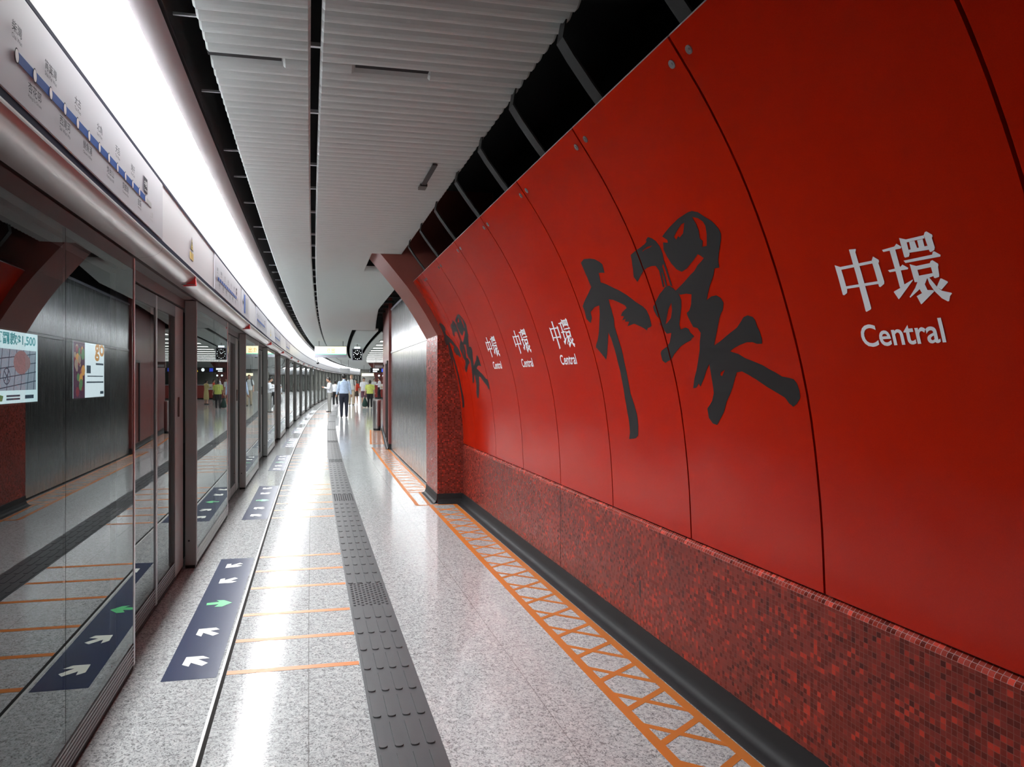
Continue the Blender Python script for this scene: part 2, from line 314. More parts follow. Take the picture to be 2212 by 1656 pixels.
BRUSH = {'left':[(4.059,1.583),(3.998,1.595),(3.918,1.584),(3.858,1.569),(3.815,1.546),(3.79,1.526),(3.805,1.475),(3.843,1.483),(3.88,1.487),(3.888,1.458),(3.899,1.431),(3.846,1.415),(3.777,1.385),(3.7,1.353),(3.629,1.317),(3.558,1.27),(3.499,1.24),(3.469,1.214),(3.461,1.18),(3.465,1.13),(3.484,1.122),(3.514,1.12),(3.531,1.107),(3.561,1.123),(3.602,1.138),(3.654,1.155),(3.744,1.147),(3.707,1.171),(3.759,1.176),(3.738,1.191),(3.79,1.185),(3.749,1.207),(3.789,1.213),(3.753,1.232),(3.686,1.25),(3.696,1.266),(3.756,1.29),(3.819,1.313),(3.874,1.323),(3.881,1.291),(3.884,1.24),(3.89,1.199),(3.912,1.16),(3.91,1.087),(3.905,1.01),(3.913,0.913),(3.917,0.841),(3.92,0.749),(3.895,0.679),(3.876,0.619),(3.879,0.559),(3.896,0.498),(3.932,0.477),(4.025,0.465),(4.001,0.51),(3.997,0.582),(4.006,0.654),(4.007,0.737),(4.003,0.81),(3.999,0.883),(4.001,0.946),(3.999,1.03),(4.007,1.093),(4.022,1.131),(4.063,1.075),(4.113,1.013),(4.161,0.961),(4.207,1.0),(4.269,1.048),(4.246,1.069),(4.214,1.089),(4.162,1.135),(4.109,1.196),(4.063,1.247),(4.028,1.302),(4.1,1.299),(4.186,1.275),(4.194,1.237),(4.24,1.207),(4.284,1.239),(4.271,1.289),(4.277,1.323),(4.221,1.351),(4.118,1.393),(4.048,1.423),(4.052,1.462),(4.056,1.512),(4.058,1.55)],'cap':[(3.432,1.517),(3.375,1.527),(3.313,1.534),(3.257,1.542),(3.228,1.55),(3.229,1.559),(3.201,1.568),(3.171,1.556),(3.144,1.535),(3.13,1.506),(3.128,1.469),(3.14,1.432),(3.172,1.411),(3.2,1.381),(3.216,1.397),(3.231,1.423),(3.271,1.428),(3.317,1.427),(3.371,1.417),(3.415,1.396),(3.467,1.371),(3.488,1.403),(3.465,1.442),(3.45,1.477)],'st1':[(3.155,1.435),(3.137,1.432),(3.145,1.305),(3.158,1.307)],'st2':[(3.193,1.402),(3.172,1.407),(3.189,1.311),(3.203,1.313)],'st3':[(3.214,1.401),(3.199,1.391),(3.219,1.31),(3.233,1.312)],'two':[(3.169,1.311),(3.14,1.291),(3.11,1.262),(3.104,1.232),(3.12,1.2),(3.143,1.168),(3.168,1.137),(3.187,1.113),(3.189,1.087),(3.138,1.094),(3.114,1.086),(3.111,1.069),(3.082,1.046),(3.108,1.038),(3.124,1.028),(3.176,1.018),(3.231,1.003),(3.274,0.984),(3.317,0.963),(3.355,0.938),(3.392,0.932),(3.424,0.922),(3.45,0.936),(3.45,0.977),(3.433,0.99),(3.374,1.006),(3.329,1.026),(3.307,1.051),(3.285,1.077),(3.329,1.075),(3.347,1.09),(3.352,1.112),(3.376,1.128),(3.357,1.153),(3.382,1.173),(3.393,1.201),(3.391,1.224),(3.343,1.251),(3.289,1.28),(3.245,1.296),(3.211,1.309)],'big':[(3.076,1.544),(3.038,1.557),(2.988,1.571),(2.943,1.581),(2.897,1.591),(2.85,1.596),(2.804,1.6),(2.772,1.598),(2.736,1.583),(2.712,1.562),(2.687,1.541),(2.666,1.525),(2.653,1.507),(2.642,1.486),(2.639,1.466),(2.651,1.443),(2.673,1.418),(2.697,1.392),(2.717,1.366),(2.729,1.331),(2.764,1.333),(2.783,1.309),(2.816,1.283),(2.847,1.256),(2.871,1.232),(2.896,1.204),(2.852,1.217),(2.812,1.217),(2.787,1.203),(2.776,1.179),(2.795,1.15),(2.82,1.133),(2.844,1.109),(2.874,1.072),(2.904,1.035),(2.937,0.993),(2.89,1.007),(2.835,1.027),(2.782,1.046),(2.732,1.062),(2.699,1.082),(2.666,1.104),(2.635,1.109),(2.605,1.099),(2.595,1.084),(2.594,1.059),(2.586,1.037),(2.583,1.008),(2.591,0.984),(2.624,0.985),(2.649,0.994),(2.688,0.996),(2.74,0.987),(2.788,0.975),(2.825,0.961),(2.767,0.947),(2.726,0.927),(2.673,0.911),(2.622,0.895),(2.585,0.877),(2.547,0.862),(2.511,0.845),(2.468,0.839),(2.445,0.834),(2.431,0.817),(2.425,0.791),(2.429,0.757),(2.453,0.736),(2.476,0.722),(2.498,0.735),(2.518,0.758),(2.565,0.778),(2.622,0.802),(2.679,0.831),(2.729,0.853),(2.772,0.869),(2.811,0.865),(2.833,0.839),(2.863,0.8),(2.9,0.76),(2.934,0.728),(2.967,0.68),(3.004,0.646),(3.04,0.614),(3.075,0.618),(3.104,0.645),(3.106,0.69),(3.079,0.708),(3.052,0.729),(3.027,0.766),(3.022,0.806),(3.018,0.863),(3.014,0.908),(3.047,0.88),(3.086,0.839),(3.133,0.797),(3.141,0.814),(3.173,0.792),(3.203,0.788),(3.172,0.839),(3.136,0.881),(3.106,0.922),(3.071,0.971),(3.046,1.019),(3.019,1.059),(3.036,1.084),(3.07,1.091),(3.08,1.117),(3.091,1.147),(3.091,1.163),(3.06,1.173),(3.032,1.199),(3.002,1.245),(3.045,1.254),(3.098,1.255),(3.132,1.278),(3.084,1.292),(3.028,1.31),(2.972,1.33),(2.919,1.346),(2.879,1.367),(2.846,1.377),(2.815,1.389),(2.832,1.403),(2.849,1.414),(2.891,1.396),(2.936,1.38),(2.973,1.366),(3.022,1.358),(3.058,1.376),(3.084,1.409),(3.101,1.451),(3.107,1.486),(3.087,1.517),(3.048,1.507),(3.044,1.521)],'h_big1':[(2.86,1.564),(2.887,1.563),(2.927,1.548),(2.981,1.523),(2.972,1.506),(2.945,1.52),(2.939,1.51),(2.9,1.523)],'h_big2':[(2.789,1.574),(2.752,1.56),(2.727,1.539),(2.721,1.518),(2.734,1.483),(2.763,1.435),(2.797,1.438),(2.779,1.462),(2.793,1.476),(2.78,1.509),(2.78,1.54)],'h_big3':[(2.898,0.878),(2.934,0.867),(2.943,0.853),(2.93,0.848)],'h_cap1':[(3.3,1.516),(3.242,1.525),(3.189,1.522),(3.224,1.516),(3.272,1.517),(3.305,1.51)],'h_two1':[(3.201,1.226),(3.214,1.192),(3.247,1.152),(3.293,1.132),(3.32,1.123),(3.288,1.156),(3.249,1.196)]}
ZHONGWAN = [[(2.01,1.276),(2.006,1.276),(1.982,1.273),(1.982,1.27),(1.987,1.263),(1.986,1.073),(1.99,1.069),(2.009,1.063),(2.012,1.066)],[(2.09,1.236),(2.068,1.226),(2.067,1.218),(2.066,1.146),(2.07,1.135),(2.085,1.129),(2.091,1.131)],[(1.932,1.226),(1.923,1.237),(1.905,1.223),(1.906,1.217),(1.91,1.213),(1.907,1.152),(1.91,1.145),(1.927,1.137),(1.932,1.139),(1.933,1.215)],[(2.07,1.226),(1.933,1.225),(1.932,1.216),(2.069,1.216)],[(2.071,1.158),(1.931,1.157),(1.929,1.148),(2.069,1.149)],[(1.882,1.251),(1.834,1.253),(1.824,1.26),(1.81,1.248),(1.814,1.243),(1.879,1.244)],[(1.855,1.246),(1.834,1.245),(1.836,1.129),(1.855,1.125)],[(1.882,1.185),(1.837,1.187),(1.824,1.194),(1.807,1.181),(1.81,1.177),(1.877,1.178)],[(1.837,1.133),(1.802,1.144),(1.803,1.141),(1.864,1.094),(1.871,1.09),(1.882,1.115),(1.879,1.117),(1.855,1.124)],[(1.809,1.275),(1.787,1.266),(1.789,1.221),(1.794,1.214),(1.807,1.213),(1.81,1.216)],[(1.787,1.266),(1.725,1.266),(1.726,1.257),(1.788,1.257)],[(1.79,1.234),(1.719,1.234),(1.721,1.222),(1.789,1.225)],[(1.779,1.257),(1.76,1.256),(1.758,1.232),(1.781,1.232)],[(1.751,1.256),(1.732,1.256),(1.733,1.231),(1.752,1.232)],[(1.725,1.266),(1.719,1.274),(1.713,1.275),(1.698,1.262),(1.698,1.258),(1.702,1.253),(1.701,1.225),(1.705,1.218),(1.717,1.214),(1.721,1.216),(1.724,1.255)],[(1.816,1.205),(1.716,1.206),(1.711,1.214),(1.706,1.214),(1.69,1.201),(1.692,1.196),(1.812,1.197)],[(1.799,1.191),(1.778,1.182),(1.777,1.151),(1.788,1.134),(1.798,1.135)],[(1.778,1.182),(1.731,1.183),(1.73,1.171),(1.78,1.17)],[(1.731,1.183),(1.726,1.189),(1.72,1.19),(1.705,1.177),(1.705,1.173),(1.708,1.168),(1.711,1.144),(1.713,1.139),(1.726,1.137),(1.73,1.139),(1.731,1.171)],[(1.78,1.152),(1.729,1.153),(1.73,1.144),(1.788,1.134)],[(1.767,1.144),(1.751,1.143),(1.764,1.126),(1.796,1.107),(1.828,1.09),(1.829,1.093),(1.802,1.117),(1.786,1.137)],[(1.804,1.092),(1.783,1.099),(1.788,1.113),(1.766,1.126),(1.762,1.106),(1.743,1.103),(1.741,1.099),(1.792,1.067),(1.796,1.066)],[(1.752,1.142),(1.746,1.143),(1.728,1.111),(1.716,1.098),(1.687,1.088),(1.687,1.085),(1.694,1.08),(1.701,1.065),(1.706,1.065),(1.722,1.076),(1.74,1.1),(1.75,1.124)],[(1.729,1.111),(1.71,1.134),(1.706,1.133),(1.69,1.122),(1.69,1.119),(1.716,1.101)]]
# ------------------------------------------------------------------ lettering
def fill2d(loops):
    """filled outlines -> (verts, faces) in the plane"""
    cu = bpy.data.curves.new('outline', 'CURVE'); cu.dimensions = '2D'; cu.fill_mode = 'BOTH'
    for lp in loops:
        sp = cu.splines.new('POLY'); sp.points.add(len(lp)-1); sp.use_cyclic_u = True
        for p, q in zip(sp.points, lp): p.co = (q[0], q[1], 0, 1)
    return curve_mesh(cu)
def curve_mesh(cu):
    o = bpy.data.objects.new('outline', cu); C.objects.link(o)
    dg = bpy.context.evaluated_depsgraph_get(); me = bpy.data.meshes.new_from_object(o.evaluated_get(dg))
    r = ([(v.co.x, v.co.y) for v in me.vertices], [tuple(p.vertices) for p in me.polygons])
    bpy.data.objects.remove(o); bpy.data.curves.remove(cu); bpy.data.meshes.remove(me)
    return r
def text2d(body, x0, x1, y0, y1, bold=0.0, flip=False):
    """text stretched into the box x0..x1, y0..y1 (flip: reads along -x)"""
    cu = bpy.data.curves.new('text', 'FONT'); cu.body = body; cu.offset = bold; cu.resolution_u = 4
    v, f = curve_mesh(cu)
    if not v: return [], []
    a, b = min(p[0] for p in v), max(p[0] for p in v); c, d = min(p[1] for p in v), max(p[1] for p in v)
    return [(x0+(p[0]-a)/(b-a)*(x1-x0), y0+(p[1]-c)/(d-c)*(y1-y0)) for p in v], f
def add2d(mb, vf, fn, m=0):
    n = len(mb.v); mb.v += [tuple(fn(*p)) for p in vf[0]]
    for q in vf[1]: mb.f.append(tuple(n+i for i in q)); mb.uv.append(None); mb.m.append(m)
def cut2d(vf, us=(), vs=()):
    """bisect the flat mesh along u=const and v=const lines so it can follow a curved panel"""
    bm = bmesh.new(); vv = [bm.verts.new((p[0], p[1], 0)) for p in vf[0]]
    for q in vf[1]:
        try: bm.faces.new([vv[i] for i in q])
        except ValueError: pass
    for vals, no in ((us, (1,0,0)), (vs, (0,1,0))):
        for c in vals:
            bmesh.ops.bisect_plane(bm, geom=list(bm.verts)+list(bm.edges)+list(bm.faces), plane_co=(c, c, 0), plane_no=no)
    bm.verts.index_update()
    r = ([(v.co.x, v.co.y) for v in bm.verts], [tuple(v.index for v in f.verts) for f in bm.faces]); bm.free()
    return r
def keep2d(vf, u0, u1):
    f = [q for q in vf[1] if u0 <= sum(vf[0][i][0] for i in q)/len(q) <= u1]
    used = sorted({i for q in f for i in q}); mp = {i: k for k, i in enumerate(used)}
    return [vf[0][i] for i in used], [tuple(mp[i] for i in q) for q in f]

# ------------------------------------------------------------------ the shell: floor, ceiling, void, tunnel, walls
S0, S1 = -6.0, 116.0
def flat_sheet(mb, s0, s1, d0, d1, z, step=1.0, m=0):
    mb.sweep([(d0, z), (d1, z)], s0, s1, step, m)
    L = abs(d1-d0)
    for i in range(len(mb.uv)):
        if mb.uv[i] is not None and not isinstance(mb.uv[i], list):
            mb.uv[i] = [(u, d0+v*(1 if d1 > d0 else -1)) for u, v in mb.uv[i]]
mb = MB()
flat_sheet(mb, S0, S1, -1.10, 2.4, 0.0); flat_sheet(mb, 21.0, S1, 2.4, 16.0, 0.0)
floor = struct(mb.build('floor', M['terrazzo']))
mb = MB(); mb.sbox(S0, S1, -0.449, -0.431, 0.0, 0.0016, step=1.0); mb.build('floor_joint', M['joint'], floor)
mb = MB(); mb.sbox(S0, S1, -0.464, -0.450, 0.0, 0.0014, step=1.0); mb.build('joint_strip', M['joint_light'], floor)

# slatted ceiling: each slat runs across the platform, its bottom is rounded
ZC = 3.2
def slat(mb, s, d0, d1, w=0.089):
    pr = [(0.0, 0.085), (0.004, 0.064), (0.015, 0.042), (0.031, 0.024), (0.049, 0.010), (0.067, 0.002), (0.079, 0.0), (w, 0.001), (w, 0.085)]
    r = []
    for d, k in ((d0, 1), (d0+0.012, 0), (d1-0.012, 0), (d1, 1)):
        r.append([W(s+y, d, ZC+(z+0.012*k if z < 0.03 else z)) for y, z in pr])
    mb.rings(r, cap=True)
def right_edge(s):
    if s < 8.98: return 1.155
    if s < 10.46: return 0.775
    if s < 12.6: return 1.20+0.25*(s-10.46)/2.14
    if s < 16.2: return 1.45
    return min(1.82, 1.45+0.37*(s-16.2)/6.5)
mb = MB(); s = S0
while s < 46.0:
    gap = abs(s-3.63) < 0.05
    if gap: slat(mb, s+0.022, -0.12, 0.018, 0.07); slat(mb, s+0.022, 0.066, 0.24, 0.07); slat(mb, s+0.022, 0.63, 1.155, 0.07)
    else:
        off = 0.03*max(0.0, s-10)/8
        slat(mb, s, -0.48, 0.018+off)
        slat(mb, s, 0.066+off, right_edge(s) if s < 22.95 else 1.095)
        if s > 23.35: slat(mb, s, 1.25, 1.955)
    s += 0.1015
ceiling = struct(mb.build('ceiling', M['slat'], smooth=False))
mb = MB()
mb.sbox(46.0, S1, -0.48, 0.15, ZC, ZC+0.04, step=1.0); mb.sbox(46.0, S1, 0.21, 1.095, ZC, ZC+0.04, step=1.0)
mb.sbox(46.0, 54.0, 1.25, 1.955, ZC, ZC+0.04, step=1.0); mb.sbox(54.0, S1, 1.095, 1.955, ZC, ZC+0.04, step=1.0)
mb.sbox(44.0, S1, 1.955, 2.10, ZC, ZC+0.04, step=1.0)
mb.sbox(24.0, S1, 2.10, 16.0, ZC, ZC+0.04, step=1.0)
mb.build('ceiling_slab', M['slab'], ceiling)
mb = MB(); mb.sbox(23.36, 54.0, 1.235, 1.25, ZC, ZC+0.04, step=1.0); mb.build('slot_edge', M['slab'], ceiling)
mb = MB()
for i in range(-4, 30):
    s = 2.55+0.88*i+0.2*(i % 3 == 0)
    mb.sbox(s, s+0.012, -0.60, -0.47, ZC+0.07, ZC+0.082); mb.sbox(s+0.1, s+0.12, 0.0, 0.10, ZC+0.03, ZC+0.05)
mb.build('carrier', M['bracket'], ceiling)
mb = MB()
mb.sbox(S0, S1, -0.58, 16.0, 4.05, 4.15, step=2.0)
mb.sweep([(-0.90, 3.215), (-0.605, 3.215), (-0.605, 4.05)], S0, S1, 2.0); struct(mb.build('ceiling_2', M['void']))
mb = MB(); mb.sbox(3.622, 3.69, -0.48, -0.125, ZC+0.012, ZC+0.03); mb.sbox(3.622, 3.69, 0.245, 0.625, ZC+0.012, ZC+0.03); mb.build('gap_shade', M['void'], ceiling)  # black sheets added as the darkness inside the open slat gap
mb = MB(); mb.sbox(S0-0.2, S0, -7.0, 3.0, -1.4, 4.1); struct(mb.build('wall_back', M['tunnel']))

# track tunnel behind the screen doors
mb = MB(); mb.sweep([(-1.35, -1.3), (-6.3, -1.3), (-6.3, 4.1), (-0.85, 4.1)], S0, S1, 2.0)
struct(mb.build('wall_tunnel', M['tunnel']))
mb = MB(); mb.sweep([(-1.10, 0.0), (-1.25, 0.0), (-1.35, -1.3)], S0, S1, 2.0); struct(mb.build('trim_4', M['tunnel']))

# right wall: mosaic plinth with sloped cap, rubber base
DM = 1.953
def plinth(s0, s1):
    m = MB(); m.sweep([(DM, 0.11), (DM, 0.735)], s0, s1, 0.5); return m
wall_right = struct(plinth(S0, 9.03).build('wall_right', M['mosaic']))
mb = MB(); mb.sweep([(DM, 0.735), (DM+0.004, 0.745), (DM+0.026, 0.768), (DM+0.065, 0.770)], S0, 9.03, 0.5); mb.build('plinth_cap', M['cap_tile_lit'], wall_right)
mb = MB()
for sj in (5.32,): mb.sbox(sj-0.004, sj+0.004, DM-0.001, DM+0.002, 0.12, 0.745)
mb.sbox(7.05, 7.056, DM-0.001, DM+0.002, 0.58, 0.66); mb.sbox(3.93, 3.945, DM-0.001, DM+0.002, 0.30, 0.40)
mb.build('movement_joint', M['gasket'], wall_right)
mb = MB(); mb.sweep([(DM+0.045, 0.768), (DM+0.045, 0.80), (DM+0.4, 0.80), (DM+0.4, 4.05)], S0, 9.03, 1.0); mb.build('wall_backing', M['void'], wall_right)
base = [(DM-0.096, 0.0015), (DM-0.090, 0.005), (DM-0.055, 0.009), (DM-0.034, 0.016), (DM-0.020, 0.034), (DM-0.010, 0.065), (DM-0.006, 0.125), (DM+0.01, 0.128)]
mb = MB(); mb.sweep(base, S0, 9.03, 0.5); struct(mb.build('baseboard_right', M['black_base'], smooth=True))

# ------------------------------------------------------------------ curved red wall panels, bolts, white station name, brush calligraphy
PROF = [(1.957,.775),(1.949,.95),(1.937,1.13),(1.915,1.34),(1.88,1.545),(1.83,1.742),(1.770,1.944),(1.700,2.145),(1.628,2.309),(1.555,2.454),(1.47,2.605),(1.385,2.738),(1.300,2.858)]
def resample(P, n):
    out = []
    for i in range(len(P)-1):
        p0, p1, p2, p3 = P[max(i-1,0)], P[i], P[i+1], P[min(i+2,len(P)-1)]
        for j in range(n):
            t = j/n; out.append(tuple(0.5*(2*p1[k]+(p2[k]-p0[k])*t+(2*p0[k]-5*p1[k]+4*p2[k]-p3[k])*t*t+(3*p1[k]-p0[k]-3*p2[k]+p3[k])*t**3) for k in (0,1)))
    return out+[P[-1]]
PROF = resample(PROF[::2], 4)
ARC = [0.0]
for a, b in zip(PROF, PROF[1:]): ARC.append(ARC[-1]+math.hypot(b[0]-a[0], b[1]-a[1]))
def on_panel(s, t, off=0.0):
    t = max(0.0, min(ARC[-1], t)); i = 0
    while i < len(ARC)-2 and t > ARC[i+1]: i += 1
    f = (t-ARC[i])/(ARC[i+1]-ARC[i]); a, b = PROF[i], PROF[i+1]
    td, tz = (b[0]-a[0])/(ARC[i+1]-ARC[i]), (b[1]-a[1])/(ARC[i+1]-ARC[i])
    return W(s, a[0]+(b[0]-a[0])*f-tz*off, a[1]+(b[1]-a[1])*f+td*off)
SEAMS = [-2.45, -1.49, -0.52, 0.445, 1.416, 2.387, 3.36, 4.33, 5.32, 6.33, 7.33, 8.30, 9.03]
BRUSH_KEYS = [('left',), ('cap', 'h_cap1'), ('st1',), ('st2',), ('st3',), ('two', 'h_two1'), ('big', 'h_big1', 'h_big2', 'h_big3')]
KNOTS = [a for a in ARC[1:-1]]
def decal(mb, vf, shift, s0, s1, off=0.0016):
    vf = ([(p[0]+shift, p[1]) for p in vf[0]], vf[1])
    vf = keep2d(cut2d(vf, (s0, s1), KNOTS), s0, s1)
    add2d(mb, vf, lambda u, v: on_panel(u, v, off))
brush = [fill2d([BRUSH[k] for k in ks]) for ks in BRUSH_KEYS]
name_cn = [fill2d([lp]) for lp in ZHONGWAN]
name_en = text2d('Central', 2.058, 1.741, 0.944, 1.0205, bold=0.014)
PANEL_LABEL = {3: 'plain red curved wall panel nearest the camera, cut by the frame edge',
 4: 'red curved wall panel with the largest white station name',
 5: 'red curved wall panel carrying the right half of the big black brush character',
 6: 'red curved wall panel carrying the seam between the halves of the big brush character',
 7: 'red curved wall panel with white station name, beside the big brush character',
 8: 'red curved wall panel with white station name, second beyond the big brush character',
 9: 'red curved wall panel with white station name, next to the far brush character',
 10: 'red curved wall panel with most of the far brush character, by the arched pillar',
 11: 'last red curved wall panel, half hidden behind the arched pillar'}
for i in range(len(SEAMS)-1):
    a, b = SEAMS[i]+0.006, SEAMS[i+1]-0.006
    org = W((a+b)/2, PROF[0][0], PROF[0][1])
    mb = MB(); k = 4; n = len(PROF)
    fr = [[on_panel(a+(b-a)*j/k, t, 0.0) for t in ARC] for j in range(k+1)]
    bk = [[on_panel(a+(b-a)*j/k, t, -0.022) for t in ARC] for j in range(k+1)]
    mb.rings([f+bb[::-1] for f, bb in zip(fr, bk)], cap=False)
    mb.quad(fr[0]+bk[0][::-1]); mb.quad(fr[-1]+bk[-1][::-1])
    p = mb.build('wall_panel', M['enamel'], origin=org, smooth=True)
    tag(p, PANEL_LABEL.get(i, 'red curved wall panel out of view behind the camera, %s back' % ('third', 'second', 'first')[min(i, 2)]), 'wall panel', 'red curved wall panels')
    mb = MB(); mb.sbox(a, b, 0, 0.001, 0, 0.001); mb.v = []; mb.f = []; mb.uv = []; mb.m = []
    mb.rings([[on_panel(s, ARC[-1], -0.022), on_panel(s, ARC[-1], 0.001), on_panel(s, ARC[-1], 0.001)+Vector((0,0,0.006)), on_panel(s, ARC[-1], -0.022)+Vector((0,0,0.006))] for s in (a, (a+b)/2, b)])
    mb.build('top_edge', M['edge_metal'], p, origin=org)
    for sc in ((a+0.055, b-0.055) if i < 11 else (a+0.055,)):
        t = ARC[-1]-0.085; mb = MB()
        for r, o1 in ((0.017, 0.003), (0.008, 0.007)):
            mb.rings([[on_panel(sc+r*math.cos(q*PI/6), t+r*math.sin(q*PI/6), o) for q in range(12)] for o in (0.0, o1)])
        mb.build('bolt', M['rivet'], p, origin=org)
    if i in (4, 7, 8, 9, 1, 2):
        sh = {4: 0.0, 7: 2.92, 8: 3.905, 9: 4.90, 1: -2.92, 2: -1.94}[i]
        mb = MB()
        for vf in name_cn: decal(mb, vf, sh, a, b)
        mb.build('lettering', M['white'], p, origin=org)['label'] = 'white Chinese station name lettering'
        mb = MB(); decal(mb, name_en, sh, a, b)
        mb.build('lettering', M['white'], p, origin=org)['label'] = 'white lettering reading Central'
    sh = {5: 0.0, 6: 0.0, 10: 4.90, 11: 4.90}.get(i)
    if sh is not None:
        mb = MB()
        for q, vf in enumerate(brush): decal(mb, vf, sh, a, b, 0.0016)
        if mb.v: mb.build('brush_stroke', M['ink'], p, origin=org)['label'] = 'black brush strokes of the calligraphy'

# steel ribs rising from the panels into the ceiling void
for i, s in enumerate((2.27, 3.03, 3.82, 4.58, 5.37, 6.30, 7.2, 8.1)):
    mb = MB(); rr = []
    for d, z in ((1.335, 2.83), (1.255, 2.93), (1.165, 3.05), (1.115, 3.125), (1.130, 3.21), (1.17, 3.36)):
        rr.append([W(s-0.04, d, z), W(s+0.04, d, z), W(s+0.04, d+0.008, z+0.005), W(s-0.04, d+0.008, z+0.005)])
    mb.rings(rr); o = mb.build('ceiling_rib', M['rib'], origin=W(s, 1.30, 2.83))
    tag(o, '%s grey steel rib rising from the red panels into the dark ceiling gap' % ORD[i], 'steel rib', 'steel ribs above the red panels')

# ------------------------------------------------------------------ arched red pillar
def base_skirt(mb, pts, z=0.128):
    """flared rubber skirting along a polyline of (s,d), flare to the left of the direction"""
    for (s0, d0), (s1, d1) in zip(pts, pts[1:]):
        a, b = Vector((s0, d0)), Vector((s1, d1)); t = (b-a).normalized(); nrm = Vector((t.y, -t.x))
        pr = [(0.075, 0.0015), (0.070, 0.005), (0.042, 0.010), (0.022, 0.026), (0.009, 0.06), (0.005, z-0.003), (-0.004, z)]
        ea, eb = a-t*0.0, b+t*0.0
        rg = [[W(*(p+nrm*o), zz) for o, zz in pr] for p in (ea, eb)]
        for j in range(len(pr)-1): mb.quad([rg[0][j], rg[0][j+1], rg[1][j+1], rg[1][j]])
def arch_pillar(name, label, s0, s1, back):
    inner = [(1.615, 0.0), (1.615, 2.175), (1.466, 2.436), (1.346, 2.625), (1.226, 2.789), (1.107, 2.934), (0.988, 3.078), (0.894, 3.188), (0.80, 3.30)]
    org = W((s0+s1)/2, 1.615, 0)
    root = bpy.data.objects.new(name, None); C.objects.link(root); root.location = org; tag(root, label, 'pillar')
    mb = MB(); L = [0]
    for a, b in zip(inner, inner[1:]): L.append(L[-1]+math.hypot(b[0]-a[0], b[1]-a[1]))
    def sheet(m, i0, i1):
        for i in range(i0, i1):
            (d, z), (d2, z2) = inner[i], inner[i+1]
            m.quad([W(s0,d,z), W(s1,d,z), W(s1,d2,z2), W(s0,d2,z2)], [(0,L[i]),(s1-s0,L[i]),(s1-s0,L[i+1]),(0,L[i+1])])
            for s in (s0, s1): m.quad([W(s,d,z), W(s,back,z), W(s,back,z2), W(s,d2,z2)], [(d,z),(back,z),(back,z2),(d2,z2)])
    sheet(mb, 0, 1); mb.build('shaft', M['mosaic'], root, origin=org)
    mb = MB(); sheet(mb, 1, len(inner)-1)
    d, z = inner[-1]
    mb.quad([W(s0,d,z), W(s0,d,4.05), W(s0,back,4.05), W(s0,back,z)]); mb.quad([W(s1,d,z), W(s1,d,4.05), W(s1,back,4.05), W(s1,back,z)]); mb.quad([W(s0,d,z), W(s1,d,z), W(s1,d,4.05), W(s0,d,4.05)])
    mb.build('arch', M['arch'], root, origin=org)
    mb = MB(); base_skirt(mb, [(s0-0.004, 1.945), (s0-0.004, 1.615), (s1, 1.615), (s1, 1.74)])
    mb.build('base', M['black_base'], root, origin=org)
    return root
arch_pillar('arch_pillar', 'red mosaic pillar curving up into an arch beside the steel wall', 9.035, 9.96, 2.4)

# stainless wall sheets beyond the pillar
ST = [9.96, 11.28, 12.47, 13.73, 14.96, 16.25]
for i in range(5):
    a, b = ST[i]+0.003, ST[i+1]-0.003; org = W((a+b)/2, 1.735, 0)
    root = bpy.data.objects.new('steel_panel', None); C.objects.link(root); root.location = org
    tag(root, ['brushed steel wall sheet directly beyond the arched pillar', 'second brushed steel wall sheet beyond the arched pillar', 'middle one of the five brushed steel wall sheets',
               'fourth brushed steel wall sheet beyond the arched pillar', 'brushed steel wall sheet touching the far red wall'][i], 'steel panel', 'brushed steel wall sheets')
    mb = MB(); mb.sbox(a, b, 1.735, 1.76, 0.03, 2.200); mb.build('lower_sheet', M['steel'], root, origin=org, bevel=0.003)
    mb = MB(); mb.sbox(a, b, 1.735, 1.76, 2.245, 3.185); mb.build('upper_sheet', M['steel'], root, origin=org, bevel=0.003)
    mb = MB(); mb.sbox(a, b, 1.728, 1.76, 2.204, 2.241); mb.build('rail', M['bin_steel'], root, origin=org)
    mb = MB(); mb.sbox(a, b, 1.725, 1.76, 3.19, 3.225); mb.build('top_trim', M['map_panel'], root, origin=org)
mb = MB(); mb.sbox(9.9, 16.4, 1.765, 1.9, 0.0, 4.05, step=1.0); mb.sbox(9.9, 16.3, 1.742, 1.77, 0.0, 0.03, step=1.0)
struct(mb.build('wall_right_2', M['void']))
# ribs in the dark slot above the steel sheets
mb = MB()
for i in range(7):
    s = 12.4+1.1*i; mb.sbox(s, s+0.05, 1.40, 1.75, 3.30, 3.36)
mb.build('void_rib', M['rib'], ceiling)

# angled red wall after the steel sheets, opening toward the concourse
def red_line(u): return (16.30+u*7.35, 1.690+u*0.43)
org = W(*red_line(0.5), 0)
mb = MB()
(sa, da), (sb, db) = red_line(0), red_line(1)
k = 4
for i in range(k):
    (s0, d0), (s1, d1) = red_line(i/k), red_line((i+1)/k)
    mb.quad([W(s0,d0,0.11), W(s1,d1,0.11), W(s1,d1,3.9), W(s0,d0,3.9)], [(s0,0.11),(s1,0.11),(s1,3.9),(s0,3.9)])
for s, d in ((sa, da), (sb, db)): mb.quad([W(s,d,0.0), W(s,2.4,0.0), W(s,2.4,3.9), W(s,d,3.9)], [(d,0),(2.4,0),(2.4,3.9),(d,3.9)])
mb.quad([W(sa,2.4,0), W(sb,2.4,0), W(sb,2.4,3.9), W(sa,2.4,3.9)])
wr3 = struct(mb.build('wall_right_3', M['red_plain'], origin=org))
mb = MB(); base_skirt(mb, [(sa, 1.745), (sa, da), (sb, db), (sb, 2.4)]); mb.build('skirting', M['black_base'], wr3, origin=org)
